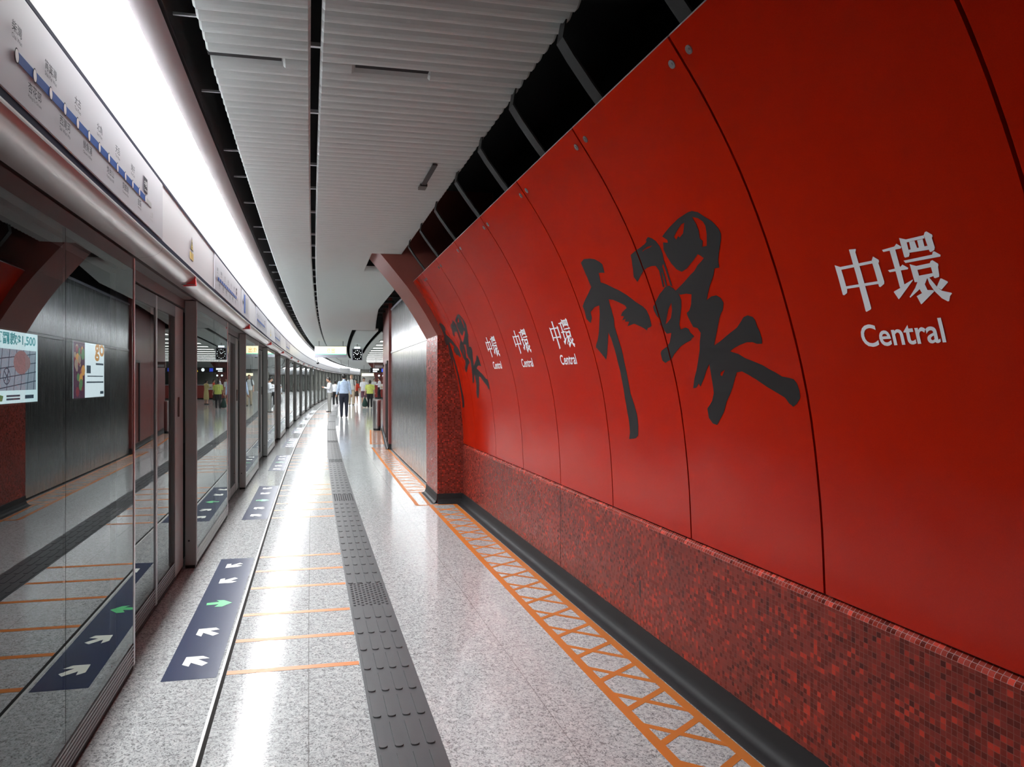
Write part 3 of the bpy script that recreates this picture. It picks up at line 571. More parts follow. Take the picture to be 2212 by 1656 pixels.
# slim dark frame standing on that wall
mb = MB(); (s0, d0), (s1, d1) = red_line(0.09), red_line(0.15)
for (p, q, z0, z1) in ((red_line(0.085), red_line(0.10), 0.13, 2.05), (red_line(0.24), red_line(0.255), 0.13, 2.05), (red_line(0.085), red_line(0.255), 2.0, 2.06)):
    P = [W(p[0], p[1]-0.03, z0), W(p[0], p[1]+0.01, z0), W(q[0], q[1]+0.01, z0), W(q[0], q[1]-0.03, z0)]
    mb.rings([P, [v+Vector((0,0,z1-z0)) for v in P]])
mb.build('recess_frame', M['dark_metal'], wr3, origin=org)
# ------------------------------------------------------------------ platform screen doors
PITCH = 4.42
NB = 25                                   # bays from the one beside the camera to the far end
def ridged(mb, x0, y0, y1, z0=0.03, z1=0.15):
    n = 6; pr = []
    for i in range(n):
        a = z0+(z1-z0)*i/n; b = z0+(z1-z0)*(i+1)/n
        pr += [(x0-0.007, a), (x0-0.007, a+0.004), (x0, a+0.007), (x0, b-0.003)]
    pr += [(x0-0.03, z1), (x0-0.03, z0)]
    mb.prism(pr, y0, y1)
def make_screen():
    t = thing('glass_screen', '', 'glass screen', group='fixed glass screens along the platform edge')
    mb = MB(); mb.box(-0.095, 0.0, 0.0, 0.035, 0.025, 2.272); ep = mb.build('end_post', M['post'], t, bevel=0.006)
    mb = MB(); mb.box(-0.095, -0.002, 2.262, 2.29, 0.025, 2.272); mb.build('end_post', M['edge_metal'], t, bevel=0.004)
    mb = MB(); mb.box(-0.06, -0.006, 0.035, 2.262, 2.205, 2.272); mb.build('top_rail', M['dark_metal'], t)
    for a, b in ((0.037, 1.147), (1.152, 2.261)):
        mb = MB(); mb.box(-0.018, -0.006, a, b, 0.156, 2.204); mb.build('glass_pane', M['glass'], t)
    mb = MB(); mb.box(-0.016, -0.008, 1.1475, 1.1515, 0.156, 2.204); mb.build('pane_seal', M['gasket'], t)
    mb = MB(); ridged(mb, -0.003, 0.036, 2.261); mb.build('kick_plate', M['kick'], t)
    mb = MB(); mb.box(-0.09, -0.012, 0.002, 2.288, 0.0, 0.026); mb.build('plinth_strip', M['gasket'], t)
    mb = MB(); mb.rings([[(-0.062+0.008*math.cos(q*PI/4), y, 0.235+0.008*math.sin(q*PI/4)) for q in range(8)] for y in (-0.003, 0.002)]); mb.build('screw', M['gasket'], ep)
    return t
def make_leaf(sign):
    """sign +1: the leaf on the far side of the doorway; -1: the near leaf"""
    t = thing('sliding_door', '', 'sliding door', group='sliding glass doors of the platform edge')
    y = lambda v: sign*v
    def bx(n, x0, x1, a, b, z0, z1, m, **k):
        q = MB(); q.box(x0, x1, min(y(a), y(b)), max(y(a), y(b)), z0, z1); return q.build(n, m, t, **k)
    bx('glass_pane', -0.020, -0.008, 0.022, 0.69, 0.156, 2.10, M['glass'])
    st_ = bx('stile', -0.035, 0.0, 0.69, 1.045, 0.03, 2.19, M['post'], bevel=0.004)
    bx('edge_strip', -0.035, 0.0, 0.006, 0.022, 0.03, 2.19, M['edge_metal'])
    bx('edge_seal', -0.03, -0.004, 0.0, 0.006, 0.03, 2.19, M['gasket'])
    bx('top_rail', -0.035, 0.0, 0.022, 0.69, 2.10, 2.19, M['dark_metal'])
    q = MB(); ridged(q, -0.004, min(y(0.022), y(0.69)), max(y(0.022), y(0.69))); q.build('kick_plate', M['kick'], t)
    q = MB(); q.box(0.0, 0.012, min(y(0.80), y(0.825)), max(y(0.80), y(0.825)), 1.30, 1.46); q.build('handle', M['brown'], st_, bevel=0.004)
    bx('bottom_seal', -0.03, -0.006, 0.0, 1.045, 0.004, 0.03, M['gasket'])
    return t
def nth(i): return ORD[i]
for k in range(-1, NB):
    f0 = 6.335+PITCH*k
    if k == -1:
        scr = make_screen(); scr['label'] = 'nearest fixed glass screen panel, cut by the left frame edge'; place(scr, f0+1.145, -0.93)
        # keep the panel centred on its own middle so it follows the curve
        for c in kids(scr)+[x for q in kids(scr) for x in kids(q)]:
            for v in c.data.vertices: v.co.y -= 1.145
        lf = make_leaf(1); lf['label'] = 'far leaf of the nearest sliding doorway in the platform screens'
        ln = make_leaf(-1); ln['label'] = 'near leaf of the nearest sliding doorway in the platform screens'
        A, B, S = ln, lf, scr
    else:
        S = dup(scr, '%s fixed glass screen panel along the platform edge from the camera' % nth(k+1))
        A = dup(ln, 'near leaf of the %s sliding doorway in the platform screens' % nth(k+1))
        B = dup(lf, 'far leaf of the %s sliding doorway in the platform screens' % nth(k+1))
    if k == 0:                              # one more bay just behind the camera
        place(dup(scr, 'fixed glass screen panel just behind the camera'), f0-2*PITCH+1.145, -0.93); c = f0-2*PITCH+2.29+1.065
        place(dup(ln, 'near leaf of the sliding doorway just behind the camera'), c-0.001, -1.035); place(dup(lf, 'far leaf of the sliding doorway just behind the camera'), c+0.001, -1.035)
    place(S, f0+1.145, -0.93); c = f0+2.29+1.065
    place(A, c-0.001, -1.035); place(B, c+0.001, -1.035)
# header over the doors: fascia, rolled lower edge, soffit
S0H = -3.0
mb = MB(); mb.sweep([(-0.795, 2.712), (-0.795, 3.195)], S0H, S1, 1.0); mb.sweep([(-0.795, 2.380), (-0.795, 2.695)], S0H, S1, 1.0)
trim1 = struct(mb.build('trim_1', M['fascia'], smooth=True))
mb = MB(); mb.sweep([(-0.800, 2.694), (-0.793, 2.696), (-0.793, 2.711), (-0.800, 2.713)], S0H, S1, 1.0); mb.sweep([(-0.795, 2.380), (-0.7935, 2.378), (-0.7935, 2.349), (-0.797, 2.348)], S0H, S1, 1.0)
mb.build('accent_line', M['navy_line'], trim1)
mb = MB(); mb.sweep([(-0.797, 2.349), (-0.789, 2.348), (-0.789, 2.341), (-0.797, 2.340)], S0H, S1, 1.0); mb.build('edge_lip', M['edge_metal'], trim1)
mb = MB(); pr = [(-0.7955+0-0.132*(1-math.cos(a)), 2.342-0.062*math.sin(a)) for a in [PI/2*i/10 for i in range(11)]]
mb.sweep(pr, S0H, S1, 1.0); trim2 = struct(mb.build('trim_2', M['roll'], smooth=True))
mb = MB()
for k in range(-1, NB): mb.sbox(4.217+PITCH*k, 4.222+PITCH*k, -0.93, -0.80, 2.275, 2.30)
mb = MB()
for k in range(-1, NB):
    s = 4.22+PITCH*k
    rg = [[W(s+o, d+0.0008, z-0.0008) for d, z in pr] for o in (-0.002, 0.002)]
    for j in range(len(pr)-1): mb.quad([rg[0][j], rg[0][j+1], rg[1][j+1], rg[1][j]])
mb.build('roll_joint', M['gasket'], trim2)
mb = MB(); mb.sweep([(-0.9275, 2.280), (-0.93, 2.310), (-0.955, 2.310), (-0.957, 2.281), (-1.03, 2.275), (-1.03, 2.205), (-1.09, 2.20), (-1.09, 3.0)], S0H, S1, 1.0)
struct(mb.build('trim_3', M['soffit']))
mb = MB(); mb.sweep([(-0.80, 2.38), (-0.86, 2.40), (-0.86, 2.93), (-0.80, 2.93)], S0H, S1, 2.0); mb.build('header_core', M['soffit'], bpy.data.objects['trim_3'])

# light trough on top of the header: one fitting per door bay, lamps shining down between fascia and rim
for k in range(0, NB):
    s0, s1 = 4.22+PITCH*(k-1), 4.22+PITCH*k
    if k == 0: s0 = 2.4
    org = W((s0+s1)/2, -0.75, 3.11)
    tr = bpy.data.objects.new('light_trough', None); C.objects.link(tr); tr.location = org
    tag(tr, 'bright white light trough length, %s along the door header from the camera' % nth(k), 'light', 'white light trough above the screen doors')
    mb = MB(); mb.sweep([(-0.794, 3.158), (-0.730, 3.190)], s0+0.012, s1-0.012, 1.0); mb.build('diffuser', M['diffuser'], tr, origin=org)
    mb = MB(); mb.sweep([(-0.724, 3.190), (-0.722, 3.150), (-0.716, 3.144), (-0.70, 3.144), (-0.670, 3.151), (-0.645, 3.168), (-0.625, 3.186), (-0.618, 3.198)], s0+0.0005, s1-0.0005, 1.0); mb.build('rim', M['rim'], tr, smooth=True, origin=org)
    mb = MB(); mb.sweep([(-0.618, 3.198), (-0.88, 3.198), (-0.88, 2.94), (-0.81, 2.94)], s0+0.004, s1-0.004, 2.0); mb.build('housing', M['soffit'], tr, origin=org)

# red indicator fins under the header, one per doorway
for k in range(0, 12):
    s = 5.37+PITCH*(k)
    t = thing('door_indicator', 'red indicator fin on the header above the %s doorway' % nth(k), 'indicator', s, -0.795, 2.275, group='red door indicator fins')
    mb = MB(); pl = [(0.004, 0.072), (0.010, 0.0), (-0.085, -0.004), (-0.060, 0.012), (-0.035, 0.030), (-0.016, 0.05)]
    mb.prism(pl, -0.014, 0.014); mb.build('lens', M['lamp_red'], t, bevel=0.003)
    mb = MB(); mb.box(-0.09, 0.004, -0.017, 0.017, 0.004, 0.009); mb.build('clip', M['edge_metal'], t)

# route maps printed on the fascia above each fixed screen
STN = [('柴灣','Chai Wan'),('杏花邨','Heng Fa Chuen'),('筲箕灣','Shau Kei Wan'),('西灣河','Sai Wan Ho'),('太古','Tai Koo'),('鰂魚涌','Quarry Bay'),
       ('北角','North Point'),('炮台山','Fortress Hill'),('天后','Tin Hau'),('銅鑼灣','Causeway Bay'),('灣仔','Wan Chai'),('金鐘','Admiralty'),('中環','Central'),('上環','Sheung Wan')]
rm = thing('route_map', 'blue line route map on the header nearest the camera', 'route map', 3.107, -0.7935, 2.38, group='route maps on the door header')
def flat(x): return lambda u, v: (x, u, v)
mb = MB(); mb.box(-0.003, 0.0014, 0.0, 2.214, 0.004, 0.312); mb.build('film', M['map_panel'], rm)
mb = MB(); mb.box(0.0014, 0.0022, 0.19, 0.19+0.1336*12, 0.111, 0.141); mb.build('line', M['line_blue'], rm)
mb = MB(); mb.box(0.0014, 0.0022, 0.19+0.1336*12, 0.19+0.1336*13, 0.113, 0.137); mb.build('line', M['line_grey'], rm)['label'] = 'grey end of the line'
for i in range(14):
    y = 0.188+0.1336*i; c = [(y+0.0125*math.cos(q*PI/10), 0.126+0.0185*math.sin(q*PI/10)) for q in range(20)]
    if i < 13:
        c2 = [(y+0.0155*math.cos(q*PI/10), 0.126+0.0225*math.sin(q*PI/10)) for q in range(20)]
        mb = MB(); mb.quad([(0.0024, *p) for p in c2]); mb.quad([(0.0028, *p) for p in c], m=1); mb.build('station_dot', [M['print_ink'], M['dot_white']], rm)
    up = i % 2 == 0; cn, en = STN[i]; w = 0.017*len(cn)+0.001
    if i == 12:
        mb = MB(); mb.box(0.0014, 0.0021, y-0.040, y+0.040, 0.158, 0.232); mb.build('station_box', M['print_ink'], rm)
    mat_ = M['dot_white'] if i == 12 else (M['line_grey'] if i == 13 else M['print_ink'])
    mb = MB()
    zc = 0.184 if up else 0.060
    if i == 5: y -= 0.02
    if i == 7: y += 0.02
    if i == 12: w = 0.03
    add2d(mb, text2d(cn, y-w, y+w, zc, zc+0.032, 0.004), flat(0.0026)); add2d(mb, text2d(en, y-w, y+w, zc-0.019, zc-0.006), flat(0.0026))
    mb.build('lettering', mat_, rm)
for ch in kids(rm):
    for v in ch.data.vertices: v.co.y -= 1.107
for k in range(1, 5):
    r = dup(rm, 'blue line route map on the header above the %s fixed glass screen' % nth(k)); place(r, 3.087+PITCH*k, -0.7935, 2.38)
# yellow warning notices
def warning(s, label):
    t = thing('warning_sticker', label, 'sticker', s, -0.795, 2.43, group='yellow warning stickers')
    mb = MB(); mb.quad([(0.001, -0.060, 0.072), (0.001, 0.060, 0.072), (0.001, 0.0, 0.172)]); mb.build('border', M['ink'], t)
    mb = MB(); mb.quad([(0.0016, -0.044, 0.080), (0.0016, 0.044, 0.080), (0.0016, 0.0, 0.156)]); tri = mb.build('triangle', M['yellow'], t)
    mb = MB(); mb.quad([(0.0022, -0.006, 0.105), (0.0022, 0.006, 0.105), (0.0022, 0.012, 0.132), (0.0022, -0.012, 0.132)]); mb.quad([(0.0022, -0.007, 0.088), (0.0022, 0.007, 0.088), (0.0022, 0.007, 0.099), (0.0022, -0.007, 0.099)]); mb.build('symbol', M['ink'], tri)
    mb = MB(); mb.box(0.0, 0.0012, -0.066, 0.066, 0.008, 0.058); mb.build('plate', M['yellow'], t)
warning(5.225, 'yellow triangle warning sticker on the header above the nearest doorway')
warning(14.10, 'yellow triangle warning sticker on the header above the third doorway')
t = thing('direction_sign', 'white header sign with a blue bar above the second doorway', 'sign', 8.80, -0.7945, 2.385)
mb = MB(); mb.box(-0.001, 0.0014, 0.0, 0.95, 0.0, 0.305); mb.build('film', M['map_panel'], t)
mb = MB(); mb.box(0.0014, 0.002, 0.26, 0.40, 0.04, 0.27); mb.box(0.0014, 0.002, 0.45, 0.75, 0.06, 0.25, 1); mb.build('blue_bar', [M['line_blue'], M['line_grey']], t)
mb = MB(); mb.quad([(0.002, 0.04, 0.155), (0.002, 0.13, 0.10), (0.002, 0.13, 0.21)]); mb.box(0.0014, 0.002, 0.13, 0.19, 0.14, 0.17); mb.build('arrow', M['ink'], t)

# lit advertisement boxes on the far side of the track
def ad_box(s0, s1, label):
    sm = (s0+s1)/2; L = s1-s0
    t = thing('light_box', label, 'advertisement', sm, -4.55, 1.235, group='lit advertisement boxes beyond the track')
    mb = MB(); mb.box(-0.12, -0.001, -L/2-0.03, L/2+0.03, -0.03, 1.15); mb.build('frame', M['dark_metal'], t)
    mb = MB(); mb.box(-0.002, 0.004, -L/2, L/2, 0.0, 1.12); mb.build('lit_face', AD['pale'], t)
    return t, L
AD = dict(pale=plain('ad_pale', (0.5,0.6,0.62,1), 0.5, emit=(0.70,0.92,0.95,1), es=1.5), teal=plain('ad_teal', (0.05,0.3,0.32,1), 0.5, emit=(0.05,0.42,0.46,1), es=1.0),
 grid=plain('ad_grid', (0.3,0.4,0.42,1), 0.5, emit=(0.42,0.50,0.60,1), es=0.9), lines=plain('ad_lines', (0.05,0.08,0.12,1), 0.5, emit=(0.08,0.16,0.24,1), es=0.5),
 skin=plain('ad_skin', (0.4,0.2,0.18,1), 0.5, emit=(0.55,0.33,0.34,1), es=0.7), white=plain('ad_white', (0.7,0.75,0.78,1), 0.5, emit=(0.85,0.96,1.0,1), es=1.7),
 orange=plain('ad_orange', (0.6,0.25,0.05,1), 0.5, emit=(0.95,0.45,0.10,1), es=1.0), red=plain('ad_red', (0.4,0.03,0.05,1), 0.5, emit=(0.50,0.06,0.10,1), es=0.6),
 plum=plain('ad_plum', (0.15,0.03,0.10,1), 0.5, emit=(0.16,0.04,0.11,1), es=0.6), tan=plain('ad_tan', (0.5,0.35,0.25,1), 0.5, emit=(0.65,0.48,0.38,1), es=0.7), green=plain('ad_green', (0.1,0.3,0.1,1), 0.5, emit=(0.22,0.5,0.2,1), es=0.6))
t, L = ad_box(9.737, 13.087, 'pale lit no-smoking advertisement across the track, seen through the nearest screen')
mb = MB(); add2d(mb, text2d('吸煙定額罰款$1,500', -0.75, 1.58, 0.90, 1.10, 0.03), flat(0.006)); mb.build('lettering', AD['teal'], t)
mb = MB(); mb.box(0.004, 0.006, 0.15, 1.60, 0.20, 0.84); mb.build('picture', AD['grid'], t)
mb = MB()
for i in range(6):
    y = 0.18+i*0.26; mb.quad([(0.0065, y, 0.2), (0.0065, y+0.02, 0.2), (0.0065, min(1.6, y+0.14), 0.84), (0.0065, min(1.58, y+0.12), 0.84)])
for i in range(4):
    z = 0.22+i*0.15; mb.quad([(0.0065, 0.15, z), (0.0065, 1.6, z+0.12), (0.0065, 1.6, z+0.135), (0.0065, 0.15, z+0.015)])
mb.build('tile_lines', AD['lines'], t)
mb = MB(); mb.quad([(0.008, 1.0+0.30*math.cos(q*PI/8)*(1.2 if q in (0, 1, 15) else 1), 0.64+0.19*math.sin(q*PI/8)) for q in range(16)]); mb.build('hand_picture', AD['skin'], t)
mb = MB(); c = [(0.45+0.13*math.cos(q*PI/10), 0.42+0.13*math.sin(q*PI/10)) for q in range(20)]
for q in range(20):
    a, b = c[q], c[(q+1) % 20]; mb.quad([(0.009, *a), (0.009, *b), (0.009, 0.45+(b[0]-0.45)*0.86, 0.42+(b[1]-0.42)*0.86), (0.009, 0.45+(a[0]-0.45)*0.86, 0.42+(a[1]-0.42)*0.86)])
mb.quad([(0.009, 0.36, 0.49), (0.009, 0.375, 0.505), (0.009, 0.54, 0.35), (0.009, 0.525, 0.335)]); mb.quad([(0.009, 0.36, 0.35), (0.009, 0.37, 0.335), (0.009, 0.54, 0.49), (0.009, 0.53, 0.505)])
mb.build('no_smoking_symbol', AD['lines'], t)
mb = MB(); mb.quad([(0.007, 0.05, 0.04), (0.007, 0.30, 0.04), (0.007, 0.34, 0.12), (0.007, 0.05, 0.16)]); mb.build('emblem', AD['green'], t)
mb = MB(); mb.box(0.005, 0.007, 0.45, 0.95, 0.10, 0.13); mb.box(0.005, 0.007, 0.45, 0.95, 0.05, 0.08); mb.box(0.005, 0.007, 1.15, 1.5, 0.06, 0.12); mb.build('small_print', AD['lines'], t)
t, L = ad_box(14.81, 16.776, 'white and purple lit advertisement with orange lettering across the track')
mb = MB(); mb.box(0.004, 0.006, -0.983, -0.307, 0.0, 1.12); mb.build('picture', AD['plum'], t)
random.seed(3)
for nm, cc in (('tan', AD['tan']), ('red', AD['red']), ('green', AD['green']), ('plum2', AD['orange'])):
    mb = MB()
    for i in range(7):
        y, z, r = random.uniform(-0.90, -0.40), random.uniform(0.1, 1.0), random.uniform(0.04, 0.11); o = 0.007+0.0004*len(mb.f)
        mb.quad([(o, y+r*math.cos(q*PI/5), z+r*math.sin(q*PI/5)) for q in range(10)])
    mb.build('collage_patch', cc, t)
mb = MB(); mb.box(0.004, 0.006, -0.307, 0.983, 0.0, 1.12); mb.build('panel', AD['white'], t)
mb = MB(); add2d(mb, text2d('go', 0.33, 0.975, 0.76, 1.13, 0.03), flat(0.008)); mb.build('lettering', AD['orange'], t)
mb = MB(); mb.box(0.005, 0.007, -0.20, 0.06, 0.50, 0.66); mb.box(0.005, 0.007, 0.40, 0.93, 0.68, 0.72); mb.box(0.005, 0.007, -0.15, 0.9, 0.43, 0.45); mb.box(0.005, 0.007, -0.2, 0.93, 0.30, 0.33); mb.box(0.005, 0.007, 0.70, 0.93, 0.06, 0.12); mb.build('small_print', AD['lines'], t)

# ------------------------------------------------------------------ floor markings
mb = MB(); mb.sbox(0.4, 111.5, 0.293, 0.585, 0.0, 0.004, step=1.0)
def frustum(mb, pts, z0, z1, inset):
    c = sum((Vector(p) for p in pts), Vector((0,0)))/len(pts)
    top = [Vector(p)+(c-Vector(p)).normalized()*inset for p in pts]
    n = len(mb.v); k = len(pts)
    mb.v += [tuple(W(p[0], p[1], z0)) for p in pts]+[tuple(W(p[0], p[1], z1)) for p in top]
    for i in range(k):
        j = (i+1) % k; mb.f.append((n+i, n+j, n+k+j, n+k+i)); mb.uv.append(None); mb.m.append(0)
    mb.f.append(tuple(n+k+i for i in range(k))); mb.uv.append(None); mb.m.append(0)
def barshape(s0, s1, d0, d1, r=0.014):
    return [(s0+r,d0),(s0+r*0.3,d0+r*0.3),(s0,d0+r),(s0,d1-r),(s0+r*0.3,d1-r*0.3),(s0+r,d1),(s1-r,d1),(s1-r*0.3,d1-r*0.3),(s1,d1-r),(s1,d0+r),(s1-r*0.3,d0+r*0.3),(s1-r,d0)]
k = 0
for bay in range(0, 12):
    c = 5.303+PITCH*bay
    for j in range(9):
        for i in range(10):
            s = c-0.255+0.0565*i+(0.028 if j % 2 else 0.0); d = 0.326+0.0286*j
            frustum(mb, [(s+0.010*math.cos(q*PI/4), d+0.010*math.sin(q*PI/4)) for q in range(8)], 0.004, 0.0095, 0.003)
    # bars up to the next dotted tile
    a, b = c+0.275, c+PITCH-0.275; n = round((b-a)/0.283); p = (b-a)/n
    for i in range(n):
        for q in range(4): frustum(mb, barshape(a+p*i+0.017, a+p*(i+1)-0.017, 0.3065+0.0702*q, 0.3445+0.0702*q), 0.004, 0.0095, 0.003)
a, b = 5.303-0.275-0.283*16, 5.303-0.275
for i in range(16):
    for q in range(4): frustum(mb, barshape(a+0.283*i+0.017, a+0.283*(i+1)-0.017, 0.3065+0.0702*q, 0.3445+0.0702*q), 0.004, 0.0095, 0.003)
o = mb.build('tactile_paving', M['tactile'], origin=W(5, 0.44)); tag(o, 'dark grey tactile guide strip with raised bars running down the platform floor', 'tactile paving')

ARROWS = [('arrow', [(4.198,-.687),(4.311,-.682),(4.312,-.59),(4.271,-.549),(4.267,-.611),(4.201,-.549),(4.163,-.576),(4.22,-.643),(4.166,-.647)]),
 ('arrow', [(4.677,-.685),(4.781,-.682),(4.788,-.577),(4.75,-.552),(4.734,-.608),(4.675,-.546),(4.64,-.579),(4.706,-.645),(4.639,-.648)]),
 ('exit_arrow', [(5.276,-.705),(5.326,-.708),(5.339,-.623),(5.381,-.648),(5.374,-.596),(5.305,-.533),(5.224,-.593),(5.229,-.646),(5.283,-.622)]),
 ('arrow', [(5.821,-.688),(5.945,-.689),(5.963,-.654),(5.908,-.654),(5.974,-.581),(5.938,-.554),(5.878,-.604),(5.863,-.556),(5.821,-.588)]),
 ('arrow', [(6.286,-.691),(6.416,-.689),(6.423,-.654),(6.365,-.653),(6.439,-.585),(6.404,-.556),(6.372,-.614),(6.346,-.559),(6.309,-.590)])]
st = thing('floor_sticker', 'navy boarding arrow sticker on the floor before the nearest doorway', 'floor sticker', 5.295, -0.618, 0, group='navy boarding arrow floor stickers')
mb = MB(); mb.box(-0.142, 0.142, -1.308, 1.308, 0.0003, 0.0012); film = mb.build('film', M['navy'], st)
for nm, pts in ARROWS:
    mb = MB(); pl = fill2d([[(d+0.618, s-5.295) for s, d in pts]]); add2d(mb, pl, lambda u, v: (u, v, 0.0018)); mb.build(nm, M['green'] if nm == 'exit_arrow' else M['arrow'], film)
for k in range(1, 8):
    o = dup(st, 'navy boarding arrow sticker on the floor before the %s doorway' % nth(k)); place(o, 5.295+PITCH*k, -0.618)
qm = thing('queue_marking', 'set of six orange floor lines before the nearest doorway', 'floor marking', 5.30, -0.07, 0, group='orange queue lines before the doors')
for y in (-1.265, -0.785, -0.297, 0.333, 0.823, 1.305):
    mb = MB(); mb.box(-0.358, 0.358, y-0.025, y+0.025, 0.0003, 0.0013); mb.build('stripe', M['orange'], qm)
for k in range(1, 8):
    o = dup(qm, 'set of six orange floor lines before the %s doorway' % nth(k)); place(o, 5.30+PITCH*k, -0.07)
def strip(mb, a, b, w, z=0.0012):
    A, B = W(*a), W(*b); n = (B-A).normalized().cross(Vector((0,0,1)))*w/2; up = Vector((0,0,z))
    mb.rings([[A-n, A+n, A+n+up, A-n+up], [B-n, B+n, B+n+up, B-n+up]])
def hatched(name, label, s0, s1, dl, dr, off, pitch, w, ends=True):
    """dl, dr: functions of s giving the centre lines of the two rails"""
    mb = MB(); k = max(1, int((s1-s0)/1.0))
    for i in range(k):
        a, b = s0+(s1-s0)*i/k, s0+(s1-s0)*(i+1)/k
        strip(mb, (a, dl(a)), (b, dl(b)), w, 0.0012); strip(mb, (a, dr(a)), (b, dr(b)), w, 0.0012)
    s = s0+off
    while s < s1-0.30:
        if s > s0: strip(mb, (s, dl(s)), (s+0.2, dr(s+0.2)), 0.036, 0.0010)
        if s+0.2 < s1 and s-0.07 > s0: strip(mb, (s+0.2, dl(s+0.2)), (s-0.07, dr(s-0.07)), 0.036, 0.0009)
        s += pitch
    if ends:
        for e in (s0, s1): strip(mb, (e, dl(e)), (e, dr(e)), w, 0.0011)
    o = mb.build('hatched_marking', M['orange'], origin=W((s0+s1)/2, dl((s0+s1)/2))); tag(o, label, 'floor marking', 'orange hatched floor boxes')
hatched('a', 'orange crosshatched floor box along the red mosaic plinth', 0.8, 8.95, lambda s: 1.512, lambda s: 1.826, 0.05+0.009, 0.333, 0.052)
hatched('b', 'orange crosshatched floor box before the brushed steel wall', 10.0, 16.82, lambda s: 1.345, lambda s: 1.68, 0.1, 0.333, 0.047)
hatched('c', 'orange crosshatched floor box before the far red wall, at the bin', 17.7, 22.7, lambda s: 1.37+(s-17.7)*0.058, lambda s: 1.70+(s-17.7)*0.062, 0.1, 0.333, 0.047)
mb = MB(); strip(mb, (8.95, 1.345), (10.0, 1.345), 0.047); strip(mb, (9.0, 1.50), (10.0, 1.52), 0.04); strip(mb, (8.95, 1.33), (8.95, 1.52), 0.047)
o = mb.build('lane_marking', M['orange'], origin=W(9.5, 1.42)); tag(o, 'orange floor lines passing the foot of the arched pillar', 'floor marking')
# ------------------------------------------------------------------ the concourse beyond: walls, light bars, signs, clocks
mb = MB(); mb.sbox(21.0, S1, 15.9, 16.1, 0.0, 4.05, step=2.0); struct(mb.build('wall_hall', M['wall_plain']))
mb = MB(); mb.sbox(112.0, 112.3, -1.0, 16.0, 0.0, 4.05); struct(mb.build('wall_far', M['wall_plain']))
mb = MB(); mb.sbox(23.0, 24.0, 2.35, 16.0, 2.9, 4.05); mb.sbox(23.0, 23.2, 2.9, 16.0, 0.0, 2.9); struct(mb.build('wall_hall_2', M['red_plain']))
for i in range(13):
    s = 25.85+3.08*i; t = thing('light_bar', 'long white light bar across the concourse ceiling, %s from the steel wall' % ORD[i], 'light', s, 2.35, 3.11, group='concourse ceiling light bars')
    mb = MB(); mb.box(0.0, 9.5, -0.36, 0.36, 0.05, 0.085); mb.build('housing', M['slab'], t)
    mb = MB(); mb.box(0.03, 9.47, -0.33, 0.33, 0.045, 0.05); mb.build('tube_cover', M['hall_lamp'], t)
def hang(t, x, z0, r=0.012):
    mb = MB(); mb.tube([(x, 0, z0), (x, 0, ZC-t.location.z-0.001)], r, 8); mb.build('hanger', M['dark_metal'], t)
t = thing('hanging_sign', 'lit yellow hanging sign with green base stripe, left of the clock', 'sign', 29.8, 0.385, 2.52)
mb = MB(); mb.box(-0.66, 0.66, -0.07, 0.07, 0.0, 0.47); mb.build('case', M['map_panel'], t, bevel=0.01)
mb = MB(); mb.box(-0.63, 0.63, -0.076, -0.069, 0.150, 0.45); lf_ = mb.build('lit_face', M['sign_face'], t)
mb = MB(); mb.box(-0.63, 0.63, -0.077, -0.069, 0.125, 0.160); mb.build('green_stripe', M['sign_green'], lf_)
mb = MB(); add2d(mb, text2d('往', -0.16, -0.02, 0.20, 0.40, 0.01), lambda u, v: (u, -0.0775, v)); add2d(mb, text2d('出', 0.02, 0.16, 0.18, 0.40, 0.01), lambda u, v: (u, -0.0775, v)); mb.build('lettering', M['sign_mark'], lf_)
for x in (-0.48, 0.50): hang(t, x, 0.47)
def clock(label, s, d, z, k):
    t = thing('platform_clock', label, 'clock', s, d, z, group='square hanging platform clocks')
    mb = MB(); mb.box(-0.235*k, 0.235*k, -0.10*k, 0.10*k, 0.0, 0.52*k); mb.build('case', M['map_panel'], t, bevel=0.012)
    mb = MB(); mb.box(-0.195*k, 0.195*k, -0.106*k, -0.099*k, 0.012*k, 0.478*k); dial = mb.build('dial', M['black_gloss'], t)
    mb = MB()
    for q in range(12):
        a = q*PI/6; r = 0.020*k if q % 3 == 0 else 0.014*k
        mb.quad([(0.165*k*math.sin(a)+r*math.cos(w*PI/4), -0.108*k, 0.245*k+0.19*k*math.cos(a)+r*math.sin(w*PI/4)) for w in range(8)])
    mb.build('hour_mark', M['lit_white'], dial)
    for nm, a, L in (('hour_hand', 0.52, 0.115), ('minute_hand', -0.87, 0.165)):
        mb = MB(); dx, dz = math.sin(a), math.cos(a); w = 0.008*k
        mb.quad([(-dz*w, -0.109*k, 0.245*k+dx*w), (dz*w, -0.109*k, 0.245*k-dx*w), (dx*L*k+dz*w*0.5, -0.109*k, 0.245*k+dz*L*k-dx*w*0.5), (dx*L*k-dz*w*0.5, -0.109*k, 0.245*k+dz*L*k+dx*w*0.5)]); mb.build(nm, M['lit_white'], dial)
    mb = MB(); mb.box(-0.125*k, 0.125*k, -0.09*k, 0.09*k, 0.53*k, 0.60*k); mb.build('number_lamp', M['lit_white'], t)
    hang(t, 0, 0.60*k)
    return t
clock('nearer square black platform clock hanging beside the lit yellow sign', 32.0, 1.525, 2.47, 1.0)
clock('far small square platform clock hanging beyond the grey blank sign', 84.0, 2.35, 2.40, 0.85)
t = thing('hanging_sign', 'grey blank back of a hanging sign beyond the clock', 'sign', 58.0, 0.62, 2.18, group=None)
mb = MB(); mb.box(-0.42, 0.42, -0.07, 0.07, 0.0, 0.34); mb.build('case', M['sign_grey'], t, bevel=0.02)
for x in (-0.3, 0.3): hang(t, x, 0.34)
